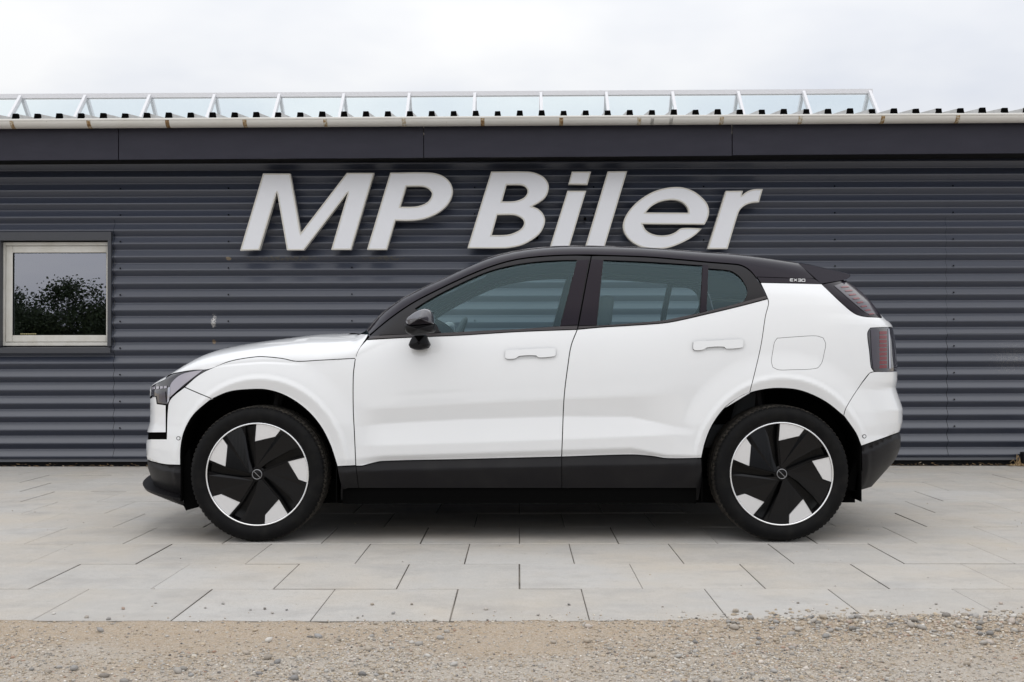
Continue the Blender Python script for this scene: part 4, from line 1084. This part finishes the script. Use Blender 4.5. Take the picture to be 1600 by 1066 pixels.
# spoiler
spx = [(1247.5,411.2),(1283.4,443.3),(1300,440.6),(1321,437),(1327.6,433.5),(1328.8,430.5),(1326.5,428.2),(1316,425.6),(1280.7,417.9),(1262,413.8)]
ysp = -.60
sp3 = []
zsp0 = at(1283.4, 443.3, OY+ysp)[2]
for px, py in spx:
    yy_ = ysp
    for _ in range(4):
        p = at(px, py, OY+yy_); yy_ = ysp*(1.07-1.9*(p[2]-zsp0))
    sp3.append((p[0], p[2]))
sp3, _ = smooth_poly([(a*1000, b*1000) for a, b in sp3], 12, 45); sp3 /= 1000
mb = MB(); n = len(sp3); ys = np.concatenate([[-.60,-.598,-.592,-.58],np.linspace(-.5,.5,11),[.58,.592,.598,.60]]); ctr = sp3.mean(0)
for i, yv in enumerate(ys):
    k = 1-.012*max(0,(abs(yv)-.585)/.015)**2; dx = .10*(1-(yv/.6)**2); dzz = .028*(1-(yv/.6)**2)
    for p in sp3: mb.v.append((ctr[0]+(p[0]-ctr[0])*k+dx, yv*(1.07-1.9*(p[1]-sp3[:,1].min())), ctr[1]+(p[1]-ctr[1])*k+dzz))
for i in range(len(ys)-1):
    for j in range(n): mb.f.append((i*n+j, i*n+(j+1) % n, (i+1)*n+(j+1) % n, (i+1)*n+j))
mb.f.append(tuple(range(n))); mb.f.append(tuple((len(ys)-1)*n+j for j in range(n))[::-1]); mb.m = [0]*len(mb.f)
o = mb.build('spoiler', M_gloss, car, smooth=True); o.data.set_sharp_from_angle(angle=math.radians(35))
# rear lamps on the pillars and on the corners
UL = [(1283.8,445),(1305,441),(1322,438.2),(1344,454.8),(1364,475.5),(1378.5,496.4),(1350,494.4),(1335,489.6),(1316,474.4)]
ul, ul2 = panel('pillar_lamp', M_gloss, car, UL, inset=.2, off=.001)
panel('lamp_lens', M_lampgrey, ul, [(1303,447.3),(1323,440.5),(1344,456),(1362,475.5),(1372,492),(1357.6,491.4),(1348,486)], inset=0, off=.003, thick=.003, parent2=ul2)
for k in range(8):
    s = k/7; x0, y0 = 1313+s*43, 447.5+s*42
    panel('light_bar', M_red, ul, [(x0,y0+1.5),(x0+7+4*(1-s),y0),(x0+9.5+4*(1-s),y0+2.2),(x0+2,y0+3.2)], inset=0, off=.0045, thick=.002, both=False, ang=5, step=3)
tl, tl2 = panel('tail_lamp', M_darklens, car, TLAMP, inset=.2, off=.001)
panel('lamp_lens', M_lampgrey, tl, [(1360,516),(1368,515),(1373,515),(1374,577),(1364,577),(1361.5,555)], inset=0, off=.003, thick=.003, parent2=tl2)
for k in range(9):
    y0 = 518+k*6.6; x0 = 1373.5
    panel('light_bar', M_red, tl, [(x0,y0),(x0+11.5,y0-.4),(x0+11.5,y0+4.6),(x0,y0+5)], inset=0, off=.003, thick=.002, both=False, ang=5, step=3)
panel('lamp_lens', M_chrome, tl, [(1387.2,514),(1389,514),(1391,576),(1388.6,576)], inset=0, off=.003, thick=.002, parent2=tl2, ang=5)
# headlamps
HLAMP = [(326,577.4),(301.3,579.2),(278.8,582.7),(266.4,586.4),(252,596),(240,601.6),(236,606),(236,619.2),(244.6,619.4),(246.2,630.2),(262.2,632),(267.4,621),(287.4,603.6),(308.2,587.4)]
hl_, hl2 = panel('headlight', M_darklens, car, HLAMP, inset=.25, off=.0, ang=30)
panel('light_blade', M_drl, hl_, [(318,578.6),(301.5,580.4),(283,585.6),(269,597.5),(265.8,606),(265.2,618),(266,621.5),(286.4,603),(306,587.6)], inset=.3, off=.003, thick=.003, parent2=hl2, ang=30)
panel('light_blade', M_chrome, hl_, [(266.5,605),(263.3,606),(262.3,630),(264.6,627.5),(266.6,617)], inset=0, off=.004, thick=.003, parent2=hl2, ang=10)
for k in range(4):
    x0 = 238.5+k*6
    panel('light_segment', M_drl, hl_, [(x0,605-k*.4),(x0+4.6,604.2-k*.4),(x0+4.8,608-k*.5),(x0+.2,609-k*.5)], inset=0, off=.003, thick=.003, both=False, ang=5, step=3)
panel('projector', M_lampgrey, hl_, [(249,616),(259,612),(260,628),(249.5,628)], inset=0, off=.003, thick=.004, parent2=hl2)
# badge: E X and a plate with 3 0
def strokes(ox, oy, sx, sy, segs, wd=.9, name='badge'):
    mbb = MB()
    for (x0,y0,x1,y1) in segs:
        q = []
        a = np.array((ox+x0*sx, oy+y0*sy)); b = np.array((ox+x1*sx, oy+y1*sy)); d = (b-a)/np.linalg.norm(b-a); nn = np.array((-d[1],d[0]))*wd/2
        for c in (a-nn, b-nn, b+nn, a+nn):
            u, vq = inv(*c); q.append(S(u, vq)+normal(np.array([u]), np.array([vq]))[0]*.0035)
        q2 = [p+np.array([0,.003,0]) for p in q]
        mbb.add(q+q2, [(0,1,2,3),(4,7,6,5),(0,4,5,1),(1,5,6,2),(2,6,7,3),(3,7,4,0)])
    return mbb.build(name, M_letterw, car)
E = [(0,0,1,0),(0,.5,.85,.5),(0,1,1,1),(0,0,0,1)]; Xs = [(0,0,1,1),(0,1,1,0)]
strokes(1234.5, 436.5, 4.6, 3.6, E); strokes(1240.6, 436.6, 4.2, 3.6, Xs)
strokes(1246.6, 436.8, 4.6, 3.8, [(0,0,1,0),(.15,.5,1,.5),(0,1,1,1),(1,0,1,1)]); strokes(1252.8, 437.0, 4.6, 3.8, [(0,0,1,0),(0,1,1,1),(1,0,1,1),(0,0,0,1)])
# door handles
for d, d2, pts in ((fdoor,fdoor2,[(790,548.4),(800,547.2),(810,546.9),(838,545.6),(866,544.9),(868,546.5),(868,555.5),(866.5,557.4),(841,559.2),(838,556.2),(811,557),(806,560.6),(792,561.4),(789.6,559.5)]),
                   (rdoor,rdoor2,[(1083,534.8),(1092,533.6),(1103,533.1),(1131,531.9),(1158.5,531),(1160.6,532.5),(1160.6,541.8),(1159,543.6),(1134,545.4),(1131,542.4),(1104,543.4),(1099,546.8),(1085,547.8),(1082.6,545.5)])):
    panel('door_handle', M_white, d, pts, inset=0, off=.0105, thick=.012, parent2=d2, spacing=None, ang=60)
    x0, y0 = pts[2][0], pts[2][1]
    panel('handle_shade', mat('shaded_white', (.62,.63,.64), .4, coat=1.), d, [(x0,y0-1.2),(x0+28,y0-2.3),(x0+28,y0+14),(x0,y0+15)], inset=0, off=.0008, thick=0, parent2=d2, spacing=None)  # flat sheet on the door, grip hollow's shade painted as a darker white

# inner dark shell behind the panel gaps (kept clear of windows and arches)
LOWER = ([(236,604),(266,588),(300,580),(330,577)]+[(359,566),(400,559.5),(442,562),(463,566.5),(553,562),(560,549),(572,532)]+BELT1[1:]+BELT2[1:]
         +[(1190,444),(1282,446),(1316,476.5),(1335,492),(1372,498),(1378,508),(1384,531),(1385,580),(1384,606),(1386,640),(1386,674),(1386,700),(1378,722),(1360,760),(1341,766)]
         +[(1349,720),(1348,696),(1340,676),(1322,649),(1290,624),(1253,608),(1221,604),(1189,606.5),(1157,616.5),(1131,635),(1110.5,663),(1099,691),(1093,720),(1093,763)]
         +[(533,763),(529,728),(518,692),(502,663),(479.5,638),(449,617),(418,607),(387,606.5),(357,610),(326,623),(301,646),(285.5,673),(280,700),(280,727),(284,780),(258,769),(238,745),(233,720),(233,680),(237,660),(237,620)])
panel('inner_body', M_shell, car, LOWER, inset=1.2, off=-.015, thick=0., spacing=.05, ang=25)
panel('sill', M_clad, car, [(532,762.5),(1096,762.5),(1092,783.5),(1088,784.2),(540,784.2),(533,783)], inset=0, off=-.020, thick=.05)
# seam between the bonnet and the roof: scuttle
sq = MB(); sq.box(-.95,-.72,-.60,.60,.90,.955); sq.build('scuttle', M_trim, car)
# under-body and wheel wells
ub = MB(); ub.box(-1.72,1.75,-.70,.70,.175,.30); ub.box(-.90,.90,-.845,.845,.19,.30)
ub.build('underbody', M_liner, car)
for sgn in (-1, 1):
    for nm, arch, xw in (('wheel_well', ARCH_F, XWF), ('wheel_well', ARCH_R, XWR)):
        P, _ = smooth_poly(arch, 6, closed=False); ring = []
        for px, py in P:
            u, vq = inv(px, py); q = S(u, vq)+normal(np.array([u]),np.array([vq]))[0]*-.001; ring.append(q)
        ring = [np.array((ring[0][0]+(.0),ring[0][1],.20))]+ring+[np.array((ring[-1][0],ring[-1][1],.20))]
        ring = np.array(ring); n = len(ring); c = np.array((xw, 0, ZHUB)); mbw = MB(); vv = []
        for dy, sc_ in ((0,1.),(.006,.985),(.03,.985),(.28,1.0),(.30,.9)):
            for q in ring: vv.append((c[0]+(q[0]-c[0])*sc_, sgn*abs(q[1])-sgn*dy, c[2]+(q[2]-c[2])*sc_))
        ff = [(k*n+i,k*n+i+1,(k+1)*n+i+1,(k+1)*n+i) for k in range(4) for i in range(n-1)]
        mbw.add(vv, ff)
        mbw.add([(c[0], sgn*.585, c[2])]+[(c[0]+(q[0]-c[0])*.9, sgn*(abs(q[1])-.30), c[2]+(q[2]-c[2])*.9) for q in ring], [(0,i+1,i+2) for i in range(n-1)])
        mbw.build(nm, M_liner, car)
    def plate(pts, ya, yb):
        mbf = MB(); Q = [at(a, b, OY-abs(ya)) for a, b in pts]; n = len(Q)
        vv = [(q[0], sgn*abs(ya), q[2]) for q in Q]+[(q[0], sgn*abs(yb), q[2]) for q in Q]
        mbf.add(vv, [tuple(range(n)), tuple(range(2*n-1,n-1,-1))]+[(i,(i+1)%n,n+(i+1)%n,n+i) for i in range(n)])
        mbf.build('mud_flap', M_liner, car)
    plate([(281,726),(296,700),(300,745),(310,792.6),(290.6,798),(286.7,790),(284,760)], .80, .55)
    plate([(1330,735),(1349,700),(1349,735),(1341,767),(1338,768),(1322,765)], .80, .55)
# suspension parts glimpsed above the rear tyre
for sgn in (-1,1):
    for xa, xb in ((XWR-.02, XWR-.06), (XWF, XWF+.05)):
        mbs = MB(); mbs.tube([(xa,sgn*.60,.40),(xb,sgn*.585,.76)], .035, 10); mbs.build('damper', M_clad, car)

# ---- wheels
def tyre_mesh():
    prof = [(.258,.030),(.262,.006),(.275,-.004),(.298,-.010),(.320,-.006),(.333,.004),(.340,.014),(.3435,.026),(.345,.042),(.345,.062),(.338,.064),(.338,.074),(.345,.076),(.345,.112),(.338,.114),(.338,.126),(.345,.128),(.345,.164),(.338,.166),(.338,.176),(.345,.178),(.345,.198),(.3435,.214),(.340,.226),(.325,.238),(.30,.243),(.27,.236),(.25,.21)]
    ns = 340; n = len(prof); v = []; f = []; m = []
    for i in range(ns):
        a = 2*math.pi*i/ns; c, s = math.cos(a), math.sin(a)
        for k, (r, y) in enumerate(prof):
            if k in (6,7,8,21,22,23) and i % 4 == 0: r -= .006
            if k in (9,) and i % 4 == 0: r -= .003
            v.append((r*c, y, r*s))
    for i in range(ns):
        j = (i+1) % ns
        for k in range(n-1): f.append((i*n+k, j*n+k, j*n+k+1, i*n+k+1)); m.append(1 if 6 <= k <= 22 else 0)
    me = bpy.data.meshes.new('tyre'); me.from_pydata(v, [], f); me.materials.append(M_tyre); me.materials.append(M_tread)
    me.polygons.foreach_set('material_index', np.array(m,dtype=np.int32)); me.polygons.foreach_set('use_smooth', np.ones(len(f),bool)); me.update()
    me.set_sharp_from_angle(angle=math.radians(32)); return me
RR = .263
def pol(a, r): a = math.radians(a); return (RR*r*math.cos(a), RR*r*math.sin(a))
def extr(poly, yf, th, name, m, bev=.0015):
    """poly (x,z) counter-clockwise, face depth yf(x,z) towards +y, extruded th inwards"""
    mbx = MB(); n = len(poly); P = np.array(poly); c = P.mean(0)
    q = c+(P-c)*(1-.012)
    vv = [(a,yf(a,b),b) for a,b in q]+[(a,yf(a,b)+.002,b) for a,b in P]+[(a,yf(a,b)+th,b) for a,b in P]
    mbx.add(vv, [tuple(range(n))[::1]]+[(i,n+i,n+(i+1)%n,(i+1)%n) for i in range(n)]+[(n+i,2*n+i,2*n+(i+1)%n,n+(i+1)%n) for i in range(n)])
    me = bpy.data.meshes.new(name); me.from_pydata(mbx.v, [], [tuple(q) for q in mbx.f]); me.materials.append(m); me.update(); return me
def arcp(a0, a1, r, k=6): return [pol(a0+(a1-a0)*i/k, r) for i in range(k+1)]
def lathe(prof, ns, name, m, sharp=30):
    n = len(prof); v = []; f = []
    for i in range(ns):
        a = 2*math.pi*i/ns
        for r, y in prof: v.append((r*math.cos(a), y, r*math.sin(a)))
    for i in range(ns):
        j = (i+1) % ns
        for k in range(n-1): f.append((i*n+k, j*n+k, j*n+k+1, i*n+k+1))
    me = bpy.data.meshes.new(name); me.from_pydata(v, [], f); me.materials.append(m); me.polygons.foreach_set('use_smooth', np.ones(len(f),bool)); me.update()
    me.set_sharp_from_angle(angle=math.radians(sharp)); return me
ME_TYRE = tyre_mesh()
ME_RIM = lathe([(.0,.045),(.10,.05),(.20,.055),(.245,.045),(.252,.02),(.2535,.006),(.258,.006),(.262,.012),(.262,.20),(.20,.21),(.20,.12),(0,.12)], 96, 'wheel', M_blade)
ME_RING = lathe([(.2535,.012),(.2545,.001),(.2575,-.001),(.2605,.000),(.2625,.006),(.2625,.012)], 128, 'rim_ring', M_ring)
def b_rib(t, b):
    g = G(t); wv = g.n('ShaderNodeTexWave'); wv.inputs['Scale'].default_value = 90; t.links.new(g.scalevec(g.coord(),(.2,1,1)), wv.inputs['Vector'])
    g.bump(wv.outputs['Fac'], .12, .001, b)
M_bladeR = mat('gloss_black_blade', (.003,.003,.0038), .12, spec=.3, build=b_rib)
ME_SIL, ME_BLD, ME_BAR = [], [], []
for k in range(5):
    d = 72*k
    sil = arcp(62.4+d,91.4+d,.972)+[pol(94.6+d,.634),pol(64.6+d,.800)]
    ME_SIL.append(extr(sil, lambda a,b: .007, .02, 'silver_plate', M_silver))
    bl = arcp(104.5+d,134+d,.968)+[pol(135.6+d,.80),pol(166.4+d,.634),pol(171+d,.14),pol(140+d,.10),pol(119+d,.33),pol(108.5+d,.75)]
    a0 = math.radians(119+d); 
    def yb(a, b, d=d):
        r = math.hypot(a,b)/RR; an = (math.degrees(math.atan2(b,a))-104-d) % 360
        an = an if an < 200 else an-360
        return .002+.016*(1-min(max(an/64,0),1))*min(r*1.6,1)-.004*(1-r)
    ME_BLD.append(extr(bl, yb, .02, 'wheel_blade', M_bladeR))
    br = [pol(91.6+d,.968),pol(93.6+d,.968),pol(97.5+d,.634),pol(112+d,.13),pol(98+d,.13),pol(94.8+d,.634)]
    ME_BAR.append(extr(br, lambda a,b: .004, .03, 'wheel_spoke', M_blade))
M_capring = mat('dull_cap_chrome', (.30,.30,.31), .35, metal=.8)
ME_CAP = lathe([(0,-.004),(.020,-.003),(.0225,-.002)], 40, 'centre_cap', M_blade)
ME_CRING = lathe([(.0222,.003),(.0222,-.004),(.0235,-.0052),(.0255,-.004),(.0262,.004)], 40, 'cap_ring', M_capring)
ME_HUB = lathe([(0,.001),(.034,.002),(.040,.008),(.042,.02)], 40, 'hub_cover', M_blade)
bb = MB(); bb.beam((-.015,-.0052,.015),(.015,-.0052,-.015),   .003, .002, up=(0,1,0)); ME_BADGE = bpy.data.meshes.new('cap_badge'); ME_BADGE.from_pydata(bb.v,[],bb.f); ME_BADGE.materials.append(M_capring)
ME_DISC = lathe([(.06,.10),(.17,.10),(.17,.12),(.06,.12)], 48, 'brake_disc', mat('brake_steel', (.3,.3,.3), .4, metal=.8))
for sgn in (-1,1):
    for xw in (XWF, XWR):
        wo = bpy.data.objects.new('wheel', ME_RIM); COL.objects.link(wo); wo.parent = car
        wo.location = (xw, sgn*W_PL, ZHUB)
        if sgn > 0: wo.rotation_euler = (0,0,math.pi)
        for me in [ME_TYRE, ME_RING, ME_HUB, ME_CAP, ME_CRING, ME_BADGE, ME_DISC]+ME_SIL+ME_BLD+ME_BAR:
            c = bpy.data.objects.new(me.name.split('.')[0], me); COL.objects.link(c); c.parent = wo

# ---- door mirrors
def pillow(outline, yc, hd, m, name, parent, sgn, shear=0., power=.45, layers=9, step=2.5, ang=40):
    P, _ = smooth_poly(outline, step, ang); Q = np.array([at(a, b, OY+yc)[[0,2]] for a, b in P]); c = Q.mean(0); mbx = MB(); n = len(Q)
    for k in range(layers+1):
        s = -1+2*k/layers; r = max(1e-3, (1-abs(s)**2.6))**power; r = max(r,.02)
        for q in Q: mbx.v.append((c[0]+(q[0]-c[0])*r+shear*s, (yc+s*hd)*(-sgn), c[1]+(q[1]-c[1])*r))
    for k in range(layers):
        for i in range(n): f_ = (k*n+i, k*n+(i+1)%n, (k+1)*n+(i+1)%n, (k+1)*n+i); mbx.f.append(f_ if sgn < 0 else f_[::-1])
    mbx.f.append(tuple(range(n))); mbx.f.append(tuple(layers*n+i for i in range(n))[::-1]); mbx.m = [0]*len(mbx.f)
    return mbx.build(name, m, parent, smooth=True)
CAPU = [(633.5,501),(638,495.5),(650,487.2),(659,483.4),(666,482.6),(673.5,485.2),(678,491.5),(679.4,499),(679.6,507),(660,509),(637,511),(634.8,506)]
CAPL = [(632.4,507),(634.5,509.5),(637,511),(660,509.4),(680,507),(680,517.5),(677.5,519.7),(664,521.6),(648,523.4),(641,523),(634.5,519),(632.2,513)]
FOOT = [(647,523),(665.5,522.5),(669,530),(673,539),(670,544),(660,547),(650,547),(641,543.6),(638.6,539),(642,531)]
for sgn in (-1,1):
    hd_ = pillow(CAPL, -1.005, .085, M_clad, 'side_mirror', car, sgn, power=.3)
    pillow(CAPU, -1.005, .088, M_cap, 'mirror_cap', hd_, sgn, power=.35)
    pillow(FOOT, -.895, .060, M_clad, 'mirror_foot', hd_, sgn, power=.25)
    mg = MB(); mg.box(.0,.003,-.06,.06,-.04,.04)
# ---- interior
def rbox(name, x0,x1,y0,y1,z0,z1, m, tilt=0., bev=.03, parent=car):
    mbx = MB(); cx, cz = (x0+x1)/2, z0; mbx.box(x0,x1,y0,y1,z0,z1)
    mbx.v = [(x+(z-z0)*tilt, y, z) for x,y,z in mbx.v]
    o = mbx.build(name, m, parent); bevel(o, bev, 3); return o
for sgn in (-1,1):
    seat = rbox('front_seat', -.25,.30, sgn*.37-.25, sgn*.37+.25, .42,.56, M_seat)
    rbox('seat_back', .22,.36, sgn*.37-.23, sgn*.37+.23, .52,1.10, M_seat, .30, .05, seat)
    rbox('head_restraint', .42,.50, sgn*.37-.13, sgn*.37+.13, 1.10,1.27, M_seat, .12, .03, seat)
rs = rbox('rear_seat', .72,1.15,-.62,.62,.45,.58, M_seat)
rbox('seat_back', 1.10,1.24,-.62,.62,.56,1.03, M_seat, .28, .05, rs)
for yv in (-.38,.38): rbox('head_restraint', 1.24,1.31,yv-.12,yv+.12,1.03,1.12, M_seat, .1, .03, rs)
rbox('dashboard', -.86,-.50,-.72,.72,.70,1.00, mat('dash_plastic', (.03,.03,.033), .7), 0., .05)
sw_ = lathe([(.165,0),(.17,.010),(.18,.014),(.19,.010),(.195,0),(.19,-.010),(.18,-.014),(.17,-.010),(.165,0)], 40, 'steering_wheel', M_seat)
so_ = bpy.data.objects.new('steering_wheel', sw_); COL.objects.link(so_); so_.parent = car; so_.location = (-.37,-.37,.98); so_.rotation_euler = (0, 0, 0)
so_.rotation_euler = Matrix.Rotation(math.radians(-24), 3, 'Y').to_4x4().to_euler()
so_.rotation_euler = (Matrix.Rotation(math.radians(-66),4,'Y')@Matrix.Rotation(math.radians(90),4,'X')).to_euler()
M_sat = mat('satin_trim', (.35,.36,.37), .35, metal=.6)
spk = MB(); spk.box(-.17,.17,-.008,.008,-.02,.02); spk.box(-.05,.05,-.02,.02,-.05,.05); spk.build('wheel_spoke_trim', M_sat, so_)
for sgn in (-1,1):
    rbox('door_pocket_trim', -.55,.86, sgn*.80-.02, sgn*.80+.02, .40,.97, M_seat, 0, .015)
hlv = [(u_hd+.12,1.62)]+[(x,1.62) for x in np.linspace(u_hd+.12,1.15,30)[1:]]+[(1.15,2.0)]+[(x,2.0) for x in np.linspace(1.15,u_hd+.12,30)[1:]]
surf_mesh('headliner', [np.array(hlv)], M_lining, car, off=-.030, thick=0., spacing=.06, join=True)
rbox('parcel_shelf', 1.30,1.75,-.62,.62,.96,.985, M_seat, 0, .01)
# tailgate: glass and painted lower part around the tail
uT = inv(1383,497)[0]; v1 = inv(1330,440)[1]; 
tg_l = [(inv(1326,441)[0]+.10, 1.72),(UMAX,1.72),(UMAX,1.06),(uT+.15,1.06)]
surf_mesh('rear_window', [np.array([(a,b) for a,b in tg_l])], M_darklens, car, off=-.006, spacing=.06, join=True, thick=.004)
vb_ = inv(1400,579)[1]+.012; tg_p = [(uT+.08,1.02),(UMAX,1.02),(UMAX,vb_),(inv(1400,579)[0]+.06,vb_)]
surf_mesh('tailgate', [np.array(tg_p)], M_white, car, off=-.002, spacing=.05, join=True)

# ================================================================== TREES BEYOND THE YARD (they show in the reflections)
def b_fol(t, b):
    g = G(t); r = g.n('ShaderNodeNewGeometry').outputs['Random Per Island']
    t.links.new(g.ramp(r, [(0,(.024,.040,.014)),(.6,(.034,.056,.018)),(1,(.048,.075,.024))]), b.inputs['Base Color'])
M_fol = mat('tree_foliage', (.04,.07,.02), .7, build=b_fol); M_bark = mat('tree_bark', (.09,.07,.05), .9)
def crown_mesh(seed, R=2.2, H=4.2, n=15000):
    r = np.random.default_rng(seed); cl = r.normal(0,1,(90,3)); cl /= np.linalg.norm(cl,axis=1)[:,None]; cl *= (r.random((90,1))**.4)
    cl = cl*np.array([R,R,H*.5])+np.array([0,0,H*.5]); i = r.integers(0,90,n)
    c = cl[i]+r.normal(0,.25,(n,3)); a = r.normal(0,1,(n,3)); a /= np.linalg.norm(a,axis=1)[:,None]; bq = np.cross(a, r.normal(0,1,(n,3))); bq /= np.linalg.norm(bq,axis=1)[:,None]
    s = r.uniform(.045,.095,(n,1)); v = np.stack([c-a*s, c+bq*s*.6, c+a*s, c-bq*s*.6],1).reshape(-1,3)
    k = (np.arange(n)*4)[:,None]; f = np.concatenate([k+np.array([[0,1,2]]), k+np.array([[0,2,3]])]).reshape(-1,3)
    return v, f
crowns = []
for s in (1,2,3):
    v, f = crown_mesh(s); o = fast_mesh('crown', v, f, M_fol); crowns.append(o.data); bpy.data.objects.remove(o)
tk = MB(); tk.tube([(0,0,0),(.05,.02,1.2),(-.05,.05,2.6)], [.16,.12,.05], 8); tk.tube([(.05,.02,1.1),(.7,.3,2.6)], [.08,.03], 6); tk.tube([(.0,.0,1.4),(-.7,-.2,2.9)], [.08,.03], 6)
TRK = bpy.data.meshes.new('trunk'); TRK.from_pydata(tk.v,[],tk.f); TRK.materials.append(M_bark)
for k in range(40):
    tr = empty('tree', (-92+k*3.6+random.uniform(-1.2,1.2), -82+random.uniform(-5,5), -.02)); sc_ = random.uniform(1.25,1.85)
    tr.scale = (sc_*1.15, sc_*1.15, sc_); tr.rotation_euler = (0,0,random.uniform(0,6.3))
    tag(tr, 'dark green broadleaf tree in the row beyond the yard', 'tree', 'trees in the row beyond the yard')
    a = bpy.data.objects.new('trunk', TRK); b = bpy.data.objects.new('crown', crowns[k % 3])
    for o in (a, b): COL.objects.link(o); o.parent = tr
